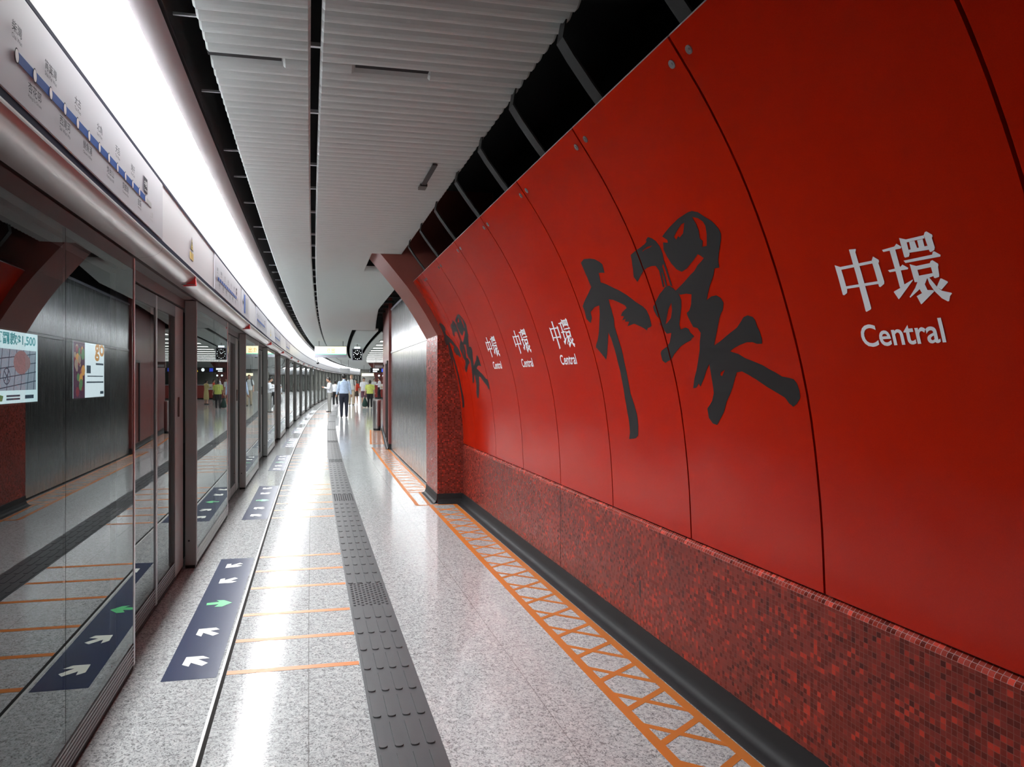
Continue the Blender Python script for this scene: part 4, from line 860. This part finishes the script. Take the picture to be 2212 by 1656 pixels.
t = thing('hanging_sign', 'long lit pale yellow sign low over the far crowd', 'sign', 78.0, 2.35, 2.02)
mb = MB(); mb.box(-0.85, 0.85, -0.07, 0.07, -0.02, 0.30); mb.build('case', M['map_panel'], t)
mb = MB(); mb.box(-0.82, 0.82, -0.076, -0.069, 0.0, 0.28); mb.build('lit_face', M['sign_face'], t)
for x in (-0.6, 0.6): hang(t, x, 0.30)
t = thing('direction_board', 'dark hanging direction board with white, blue and yellow symbols over the concourse', 'sign', 52.0, 2.75, 2.12)
mb = MB(); mb.box(-0.12, 5.6, -0.06, 0.06, 0.0, 0.34); mb.build('case', M['black_gloss'], t)
for i, x in enumerate((0.08, 0.7, 1.25, 1.7, 2.3, 2.9, 3.45, 3.9, 4.4, 4.95)):
    mb = MB(); q = ('lit_white', 'lit_blue', 'lit_white', 'lit_yellow')[i % 4]
    if i % 4 == 1: mb.box(x, x+0.24, -0.066, -0.059, 0.05, 0.29)
    elif i % 4 == 2: mb.quad([(x+0.12+0.11*math.cos(w*PI/8), -0.066, 0.17+0.12*math.sin(w*PI/8)) for w in range(16)])
    elif i % 4 == 3: mb.box(x, x+0.3, -0.066, -0.059, 0.03, 0.14)
    else: mb.box(x, x+0.42, -0.066, -0.059, 0.17, 0.29); mb.box(x, x+0.30, -0.066, -0.059, 0.05, 0.12)
    mb.build('symbol', M[q], t)
for x in (0.3, 2.8, 5.3): hang(t, x, 0.34)
# counters and red columns in the concourse
t = thing('service_counter', 'red service counter standing across the far concourse', 'counter', 61.7, 3.05, 0)
mb = MB(); mb.box(0.0, 7.5, -0.4, 0.4, 0.10, 1.15); mb.build('body', M['counter'], t, bevel=0.02)
mb = MB(); mb.box(-0.05, 7.55, -0.45, 0.45, 1.15, 1.19); mb.build('top', M['map_panel'], t)
mb = MB(); mb.box(0.04, 7.46, -0.36, 0.36, 0.0, 0.10); mb.build('plinth', M['gasket'], t)
def column(label, s, d, w):
    t = thing('concourse_column', label, 'column', s, d, 0, group='red concourse columns')
    mb = MB(); mb.prism([(-w, 0.12), (w, 0.12), (w*1.05, 1.7), (w*1.6, 2.6), (w*2.8, 3.25), (-w*2.8, 3.25), (-w*1.6, 2.6), (-w*1.05, 1.7)], -w, w); mb.build('shaft', M['red_plain'], t)
    mb = MB(); mb.box(-w-0.03, w+0.03, -w-0.03, w+0.03, 0, 0.12); mb.build('base', M['black_base'], t)
column('red flaring column behind the service counter', 69.0, 3.5, 0.40); column('red flaring column farther right in the concourse', 66.0, 9.5, 0.5)
for i, (x, y) in enumerate(((65.5, 3.45), (65.6, 3.85))):
    t = thing('wall_lamp', ['left round white spot lamp over the far counter', 'right round white spot lamp over the far counter'][i], 'lamp', x, y, 1.98)
    mb = MB(); mb.ball((0, -0.02, 0), 0.085); mb.build('globe', M['lit_white'], t, smooth=True)
    mb = MB(); mb.box(-0.1, 0.1, 0.02, 0.10, -0.1, 0.1); mb.build('back_plate', M['black_gloss'], t)
    mb = MB(); mb.tube([(0, 0.06, 0.09), (0, 0.06, 1.21)], 0.015); mb.build('stem', M['dark_metal'], t)
# dome camera and a small track camera
t = thing('dome_camera', 'small white dome camera hanging under the far ceiling', 'camera', 70.0, 3.05, 2.05)
mb = MB(); mb.ball((0, 0, 0.06), (0.13, 0.13, 0.10)); mb.build('housing', M['map_panel'], t, smooth=True)
mb = MB(); mb.ball((0, -0.02, -0.02), (0.09, 0.09, 0.09)); mb.build('dome', M['black_gloss'], t, smooth=True); hang(t, 0, 0.14)
t = thing('platform_camera', 'dark camera on a bracket against the bright light trough', 'camera', 38.0, -0.42, 2.48)
mb = MB(); mb.ball((0, 0, 0), (0.07, 0.09, 0.06)); mb.build('housing', M['black_gloss'], t, smooth=True)
mb = MB(); mb.tube([(0, 0, 0.04), (0, 0, 0.42)], 0.010); mb.tube([(0, 0, 0.42), (-0.20, 0, 0.60)], 0.03); mb.tube([(-0.2, 0, 0.60), (-0.16, 0, 0.74)], 0.02); mb.build('bracket', M['dark_metal'], t)
# things on the far red wall: flag sign and bin
p = red_line(0.62)
t = thing('flag_sign', 'brown box sign sticking out of the far red wall', 'sign', p[0], p[1]-0.01, 1.93)
mb = MB(); mb.box(-0.30, -0.02, -0.07, 0.07, 0.0, 0.17); mb.build('box', M['brown'], t, bevel=0.008)
mb = MB(); mb.box(-0.27, -0.04, -0.073, -0.069, 0.02, 0.09); mb.build('face', M['sign_grey'], t)
mb = MB(); mb.box(-0.03, 0.0, -0.03, 0.03, 0.05, 0.12); mb.build('bracket', M['dark_metal'], t)
t = thing('litter_bin', 'rounded stainless litter bin beside the far red wall', 'bin', 22.6, 1.875, 0)
def half(r0, z): return [(-0.02+0.125*math.cos(a), 0.16*math.sin(a), z) for a in [2*PI*i/28 for i in range(28)]]
mb = MB(); mb.rings([half(1, 0.06), half(1, 0.92)]); mb.build('drum', M['bin_steel'], t, smooth=False)
mb = MB(); mb.rings([[(x*1.04, y*1.04, z) for x, y, z in half(1, 0.92)], [(x*1.04, y*1.04, z) for x, y, z in half(1, 0.965)]]); mb.build('rim', M['edge_metal'], t)
mb = MB(); mb.rings([[(x*0.94, y*0.94, z) for x, y, z in half(1, 0.0)], [(x*0.94, y*0.94, z) for x, y, z in half(1, 0.06)]]); mb.build('foot', M['gasket'], t)
# dark smoke sensor strip hanging just under the slats
t = thing('sensor_strip', 'short dark strip fixed under the ceiling slats', 'sensor', 5.50, 0.925, ZC-0.012)
mb = MB(); mb.box(-0.018, 0.018, -0.32, 0.22, 0.0, 0.012); mb.build('rail', M['gasket'], t)
mb = MB(); mb.box(-0.03, 0.03, 0.22, 0.34, -0.010, 0.012); mb.build('head', M['dark_metal'], t)

# ------------------------------------------------------------------ people
SKIN = plain('skin', (0.50,0.29,0.20,1), 0.55); SKIN2 = plain('skin_fair', (0.58,0.36,0.27,1), 0.55); HAIRM = plain('hair_black', (0.012,0.010,0.010,1), 0.5); HAIRB = plain('hair_fair', (0.32,0.20,0.10,1), 0.6)
EYE_M = plain('eye_dark', (0.01,0.008,0.008,1), 0.3); SHOE_D = plain('shoe_dark', (0.015,0.013,0.012,1), 0.4); SHOE_W = plain('shoe_white', (0.7,0.7,0.7,1), 0.5); LIP = plain('lip', (0.33,0.12,0.10,1), 0.5)
FAB = {n: fabric('cloth_'+n, c) for n, c in dict(blue=(0.50,0.62,0.80), white=(0.74,0.76,0.80), navy=(0.014,0.017,0.030), black=(0.012,0.012,0.014), grey=(0.30,0.30,0.28), khaki=(0.45,0.38,0.28),
      lime=(0.55,0.62,0.15), red=(0.55,0.05,0.025), brown=(0.05,0.035,0.025), tan=(0.46,0.38,0.17), pattern=(0.16,0.07,0.10), green=(0.012,0.040,0.030), pale=(0.60,0.64,0.64)).items()}
def skin_mesh(mb, name, mat, parent, vox, smooth_it=3):
    me = bpy.data.meshes.new(name); me.from_pydata(mb.v, [], mb.f); o = bpy.data.objects.new(name, me); C.objects.link(o)
    bm = bmesh.new(); bm.from_mesh(me); bmesh.ops.recalc_face_normals(bm, faces=bm.faces); bm.to_mesh(me); bm.free()
    r = o.modifiers.new('r', 'REMESH'); r.mode = 'VOXEL'; r.voxel_size = vox
    s = o.modifiers.new('s', 'SMOOTH'); s.factor = 0.5; s.iterations = smooth_it
    dg = bpy.context.evaluated_depsgraph_get(); n = bpy.data.meshes.new_from_object(o.evaluated_get(dg))
    bpy.data.objects.remove(o); bpy.data.meshes.remove(me)
    n.materials.clear(); n.materials.append(mat); n.polygons.foreach_set('use_smooth', [True]*len(n.polygons)); n.name = name
    q = bpy.data.objects.new(name, n); C.objects.link(q); q.parent = parent
    return q
def limb(mb, pts, rad, n=12):
    pts = [Vector(p) for p in pts]; mb.tube(pts, rad, n)
    for p, r in zip(pts, rad): mb.ball(p, r*0.985, n, 6)
def hoops(mb, rows, n=20):
    mb.rings([[Vector((cx+rx*math.cos(2*PI*i/n), cy+ry*math.sin(2*PI*i/n), z)) for i in range(n)] for cx, cy, z, rx, ry in rows])
def person(label, s, d, yaw, H, top, top_m, bot, bot_m, armL, armR, stride=0.0, shoe=None, hair='short', hair_m=None, bulk=1.0, skin=None, tilt=0.0, face=True, lean=0.0, collar=False):
    """armL/armR: (elbow, wrist) in body heights; local +y is where the person looks"""
    sk = skin or SKIN; t = thing('person', label, 'person', s, d, 0, yaw)
    k = H; b = bulk
    hipw = 0.052; knee_y = 0.03+abs(stride)*0.15
    legs = []
    for sx, st in ((-1, stride), (1, -stride)):
        hip = Vector((sx*hipw, 0, 0.50)); ank = Vector((sx*(hipw+0.004), st*0.5, 0.045+max(0, -st)*0.10)); kn = (hip+ank)/2+Vector((0, 0.012+abs(st)*0.18, 0.012))
        legs.append((hip, kn, ank))
    sh_z, shw = 0.797, 0.094*b
    arms = []
    for sx, (e, w) in ((-1, armL), (1, armR)):
        arms.append((Vector((sx*shw, 0, sh_z)), Vector(e), Vector(w)))
    hc = Vector((0, 0.012+tilt*0.05, 0.925-abs(tilt)*0.006))
    # body
    mb = MB(); Z = lambda v: Vector(v)*k
    for hip, kn, ank in legs:
        limb(mb, [Z(hip), Z(hip.lerp(kn, 0.5)), Z(kn), Z(kn.lerp(ank, 0.4)), Z(ank)], [0.050*k, 0.044*k, 0.032*k, 0.030*k, 0.021*k])
        limb(mb, [Z(ank+Vector((0, -0.018, -0.024))), Z(ank+Vector((0, 0.035, -0.026))), Z(ank+Vector((0, 0.078, -0.032)))], [0.019*k, 0.020*k, 0.012*k])
    hoops(mb, [(0, 0, z*k, rx*k, ry*k) for z, rx, ry in ((0.47, 0.06, 0.05), (0.50, 0.088*b, 0.062*b), (0.55, 0.088*b, 0.064*b), (0.62, 0.076*b, 0.056*b), (0.70, 0.084*b, 0.060*b), (0.77, 0.095*b, 0.060*b), (0.81, 0.090*b, 0.050*b), (0.835, 0.050, 0.036))])
    limb(mb, [Z((0, -0.004, 0.82)), Z((0, 0.002, 0.87))], [0.032*k, 0.030*k])
    mb.ball(Z(hc), (0.042*k, 0.050*k, 0.062*k), 16, 12); mb.ball(Z(hc+Vector((0, 0.012, -0.034))), (0.030*k, 0.036*k, 0.030*k))
    limb(mb, [Z(hc+Vector((0, 0.048, 0.004))), Z(hc+Vector((0, 0.060, -0.014)))], [0.006*k, 0.0095*k], 8)
    for sx in (-1, 1): mb.ball(Z(hc+Vector((sx*0.043, -0.003, -0.004))), (0.007*k, 0.011*k, 0.018*k), 8, 6)
    for sh, e, w in arms:
        limb(mb, [Z(sh), Z(sh.lerp(e, 0.5)), Z(e), Z(e.lerp(w, 0.5)), Z(w)], [0.032*k, 0.027*k, 0.0215*k, 0.019*k, 0.0145*k])
        dr = (w-e).normalized(); sd_ = dr.cross(Vector((0, 1, 0) if abs(dr.y) < 0.8 else (0, 0, 1))).normalized(); pal = w+dr*0.026
        nn = sd_.cross(dr)
        limb(mb, [Z(w), Z(pal), Z(pal+dr*0.012)], [0.013*k, 0.0165*k, 0.016*k], 10)
        for q, (o, L) in enumerate(((-0.0135, 0.040), (-0.0045, 0.046), (0.0045, 0.043), (0.0135, 0.033))):
            r0 = pal+dr*0.014+sd_*o
            limb(mb, [Z(r0), Z(r0+dr*L*0.5+nn*0.003), Z(r0+dr*L*0.9+nn*0.014)], [0.0054*k, 0.0050*k, 0.0042*k], 8)
        r0 = w+dr*0.012+sd_*0.013
        limb(mb, [Z(r0), Z(r0+dr*0.020+sd_*0.010+nn*0.006), Z(r0+dr*0.038+sd_*0.010+nn*0.012)], [0.007*k, 0.0058*k, 0.0048*k], 8)
    skin_mesh(mb, 'body', sk, t, 0.0085, 2)
    if face:
        for sx in (-1, 1):
            mb = MB(); mb.ball(Z(hc+Vector((sx*0.018, 0.0475, 0.004))), (0.0065*k, 0.004*k, 0.0040*k), 8, 6); mb.build('eye', EYE_M, t, smooth=True)
        mb = MB(); mb.ball(Z(hc+Vector((0, 0.0465, -0.032))), (0.014*k, 0.005*k, 0.0042*k), 10, 6); mb.build('mouth', LIP, t, smooth=True)
    # hair
    mb = MB(); mb.ball(Z(hc+Vector((0, -0.010, 0.014))), (0.0485*k, 0.054*k, 0.060*k), 16, 12); mb.ball(Z(hc+Vector((0, 0.022, 0.046))), (0.036*k, 0.026*k, 0.018*k))
    if hair == 'long': mb.ball(Z(hc+Vector((0, -0.026, -0.045))), (0.046*k, 0.034*k, 0.065*k)); hoops(mb, [(0, -0.030*k, (0.90)*k, 0.046*k, 0.03*k), (0, -0.036*k, 0.83*k, 0.042*k, 0.02*k), (0, -0.04*k, 0.79*k, 0.03*k, 0.012*k)])
    if hair == 'bun': mb.ball(Z(hc+Vector((0, -0.030, -0.030))), (0.044*k, 0.034*k, 0.040*k))
    if hair != 'bald':
        h = skin_mesh(mb, 'hair', hair_m or HAIRM, t, 0.009, 2)
    # top
    mb = MB(); hem = 0.50 if top in ('tee', 'loose') else 0.545
    e_ = 0.009
    if top != 'none':
        rows = [(z, rx*b+e_, ry*b+e_) for z, rx, ry in ((hem, 0.090, 0.066), (0.56, 0.092, 0.068), (0.62, 0.083, 0.064), (0.70, 0.088, 0.066), (0.76, 0.097, 0.064), (0.80, 0.088, 0.052), (0.822, 0.070, 0.046))]+[(0.838, 0.046, 0.040)]
        if top == 'loose': rows = [(z, rx*1.08, ry*1.12) for z, rx, ry in rows]
        hoops(mb, [(0, -0.002*k, z*k, rx*k, ry*k) for z, rx, ry in rows])
        if collar: limb(mb, [Z((0, -0.002, 0.835)), Z((0, 0.0, 0.852))], [0.040*k, 0.037*k])
        for sh, e, w in arms:
            if top == 'shirt': limb(mb, [Z(sh), Z(sh.lerp(e, 0.5)), Z(e), Z(e.lerp(w, 0.5)), Z(e.lerp(w, 0.93))], [0.036*k, 0.035*k, 0.031*k, 0.027*k, 0.021*k])
            else: limb(mb, [Z(sh), Z(sh.lerp(e, 0.5)), Z(sh.lerp(e, 0.82))], [0.037*k, 0.039*k, 0.038*k])
        skin_mesh(mb, {'shirt': 'shirt', 'tee': 'tee_shirt', 'loose': 'tee_shirt'}[top], top_m, t, 0.012, 3)
    # bottom
    mb = MB()
    if bot in ('trousers', 'shorts'):
        hoops(mb, [(0, 0, z*k, rx*k, ry*k) for z, rx, ry in ((0.455, 0.075, 0.062), (0.50, 0.093*b, 0.070*b), (0.55, 0.092*b, 0.070*b), (0.595, 0.083*b, 0.064*b))])
        for hip, kn, ank in legs:
            if bot == 'trousers': limb(mb, [Z(hip), Z(hip.lerp(kn, 0.5)), Z(kn), Z(kn.lerp(ank, 0.5)), Z(ank+Vector((0, 0, -0.012)))], [0.054*k*b, 0.051*k*b, 0.042*k, 0.039*k, 0.034*k])
            else: limb(mb, [Z(hip), Z(hip.lerp(kn, 0.5)), Z(hip.lerp(kn, 0.92))], [0.056*k, 0.056*k, 0.054*k])
        skin_mesh(mb, bot, bot_m, t, 0.012, 3)
    elif bot == 'skirt':
        hoops(mb, [(0, 0.004*k, z*k, rx*k, ry*k) for z, rx, ry in ((0.33, 0.125, 0.11), (0.36, 0.122, 0.105), (0.45, 0.106, 0.088), (0.53, 0.097, 0.074), (0.60, 0.080, 0.062))]); skin_mesh(mb, 'skirt', bot_m, t, 0.012, 3)
    elif bot == 'dress':
        hoops(mb, [(0, 0.004*k, z*k, rx*k, ry*k) for z, rx, ry in ((0.20, 0.115, 0.10), (0.35, 0.110, 0.095), (0.50, 0.103, 0.082), (0.60, 0.090, 0.070), (0.70, 0.096, 0.072), (0.77, 0.106, 0.070), (0.81, 0.095, 0.056), (0.835, 0.05, 0.042))])
        for sh, e, w in arms: limb(mb, [Z(sh), Z(sh.lerp(e, 0.5)), Z(sh.lerp(e, 0.85))], [0.042*k, 0.039*k, 0.037*k])
        skin_mesh(mb, 'dress', bot_m, t, 0.012, 3)
    for hip, kn, ank in legs:
        mb = MB(); a = ank
        limb(mb, [Z(a+Vector((0, -0.020, -0.020))), Z(a+Vector((0, 0.030, -0.026))), Z(a+Vector((0, 0.080, -0.030)))], [0.0235*k, 0.0225*k, 0.0145*k])
        q = skin_mesh(mb, 'shoe', shoe or SHOE_D, t, 0.010, 2)
    return t
LDOWN = ((-0.125, 0.0, 0.655), (-0.130, 0.03, 0.52)); RDOWN = ((0.125, 0.0, 0.655), (0.130, 0.03, 0.52))
person('person seen from behind in a pale blue shirt and dark navy trousers', 30.6, 0.93, 0.03, 1.86, 'shirt', FAB['blue'], 'trousers', FAB['navy'], ((-0.135, -0.01, 0.66), (-0.165, 0.03, 0.53)), ((0.135, -0.01, 0.66), (0.160, 0.02, 0.53)), 0.02, bulk=1.12, face=False, collar=True)
p1 = person('person in a white shirt and grey trousers standing sideways looking at a phone', 36.0, 0.236, PI/2+0.15, 1.74, 'shirt', FAB['white'], 'trousers', FAB['grey'], ((-0.115, 0.03, 0.665), (-0.055, 0.15, 0.69)), ((0.115, 0.03, 0.665), (0.06, 0.15, 0.70)), 0.0, tilt=0.5)
person('person in a white blouse and black trousers walking away behind the phone user', 44.4, 0.37, 0.2, 1.58, 'shirt', FAB['white'], 'trousers', FAB['black'], LDOWN, ((0.13, 0.0, 0.66), (0.145, 0.03, 0.54)), 0.16, shoe=SHOE_W, hair='bun', face=False)
person('tall person walking forward in a pale shirt and khaki trousers with a backpack', 45.0, 1.34, PI, 1.93, 'loose', FAB['pale'], 'trousers', FAB['khaki'], LDOWN, RDOWN, 0.08, hair='short', hair_m=HAIRB, skin=SKIN2)
person('person in a red top and dark skirt walking forward beside the tall backpacker', 46.6, 1.62, PI-0.1, 1.63, 'tee', FAB['red'], 'skirt', FAB['brown'], LDOWN, ((0.11, 0.05, 0.67), (0.03, 0.11, 0.72)), 0.08, hair='long', shoe=SHOE_W)
person('person in a white tee shirt and patterned shorts walking forward', 46.0, 2.13, PI, 1.76, 'loose', FAB['white'], 'shorts', FAB['pattern'], LDOWN, RDOWN, 0.09, shoe=SHOE_W, bulk=1.05)
p2 = person('person seen from behind in a lime yellow tee shirt and black trousers with a bag', 41.1, 2.40, -0.05, 1.60, 'tee', FAB['lime'], 'trousers', FAB['black'], ((-0.15, 0.0, 0.65), (-0.175, 0.02, 0.52)), ((0.15, 0.0, 0.65), (0.165, 0.04, 0.54)), 0.10, hair='bun', face=False, bulk=1.28)
person('person in a white shirt and black trousers standing sideways at the red counter', 59.9, 3.44, PI/2-0.3, 1.80, 'shirt', FAB['white'], 'trousers', FAB['black'], ((-0.115, 0.04, 0.665), (-0.08, 0.13, 0.66)), ((0.115, 0.04, 0.665), (0.08, 0.13, 0.66)), 0.06)
person('person in a pale shirt behind the red counter, partly hidden by the lime shirt', 63.6, 3.02, PI+0.4, 1.72, 'shirt', FAB['pale'], 'trousers', FAB['grey'], LDOWN, RDOWN, 0.0)
person('person with black hair and a dark top half hidden by the far red wall', 58.2, 3.78, PI/2, 1.64, 'tee', FAB['red'], 'trousers', FAB['brown'], LDOWN, RDOWN, 0.05, hair='bun')
p3 = person('person in a tan dress reading a newspaper, almost hidden by the far red wall', 48.2, 3.62, 0.9, 1.62, 'none', None, 'dress', FAB['tan'], ((-0.11, 0.05, 0.66), (-0.07, 0.15, 0.68)), ((0.11, 0.05, 0.66), (0.07, 0.15, 0.68)), 0.03, hair='bun')
def on_person(p, local):
    return p.matrix_basis @ Vector(local)
def held(name, label, cat, p, local):
    o = bpy.data.objects.new(name, None); C.objects.link(o); o.location = on_person(p, local); o.rotation_euler = p.rotation_euler; return tag(o, label, cat)
t = held('mobile_phone', 'phone held by the person in grey trousers', 'phone', p1, (0.0, 0.335, 1.225))
mb = MB(); mb.box(-0.04, 0.04, -0.004, 0.004, -0.02, 0.12); mb.build('case', M['black_gloss'], t, bevel=0.003)
mb = MB(); mb.box(-0.034, 0.034, -0.0055, -0.0039, -0.012, 0.112); mb.build('screen', M['lit_white'], t)
t = held('shopping_bag', 'dark green bag carried low by the person in lime yellow', 'bag', p2, (-0.29, 0.06, 0.28))
mb = MB(); hoops(mb, [(0, 0, z, rx, ry) for z, rx, ry in ((-0.24, 0.05, 0.04), (-0.20, 0.15, 0.08), (-0.08, 0.165, 0.10), (0.08, 0.12, 0.08), (0.22, 0.06, 0.04), (0.30, 0.025, 0.02))]); mb.build('sack', FAB['green'], t, smooth=True)
mb = MB(); mb.tube([(0.03, 0, 0.29), (0.02, 0, 0.42), (0.0, 0, 0.45), (-0.02, 0, 0.42), (-0.03, 0, 0.29)], 0.008); mb.build('handle', FAB['green'], t)
t = held('newspaper', 'open newspaper held by the person in the tan dress', 'newspaper', p3, (0.0, 0.31, 1.12))
mb = MB()
for sx in (-1, 1): mb.rings([[(0, 0.06, -0.17), (sx*0.27, -0.02, -0.17), (sx*0.27, -0.025, -0.17), (0, 0.055, -0.17)], [(0, 0.06, 0.20), (sx*0.27, -0.02, 0.20), (sx*0.27, -0.025, 0.20), (0, 0.055, 0.20)]])
mb.build('sheets', M['white'], t)
tall = [o for o in bpy.data.objects if o.get('label', '').startswith('tall person')][0]
t = held('backpack', 'dark backpack worn by the tall person in the pale shirt', 'backpack', tall, (0, -0.20, 1.36))
mb = MB(); hoops(mb, [(0, 0, z, rx, ry) for z, rx, ry in ((-0.26, 0.10, 0.05), (-0.22, 0.15, 0.09), (0.0, 0.155, 0.10), (0.18, 0.13, 0.08), (0.25, 0.07, 0.04))]); mb.build('sack', FAB['black'], t, smooth=True)
for sx in (-1, 1):
    mb = MB(); mb.tube([(sx*0.10, 0.03, 0.20), (sx*0.135, 0.15, 0.30), (sx*0.14, 0.30, 0.24), (sx*0.16, 0.365, 0.06), (sx*0.185, 0.30, -0.10), (sx*0.15, 0.05, -0.18)], 0.022, 8); mb.build('strap', FAB['black'], t, smooth=True)
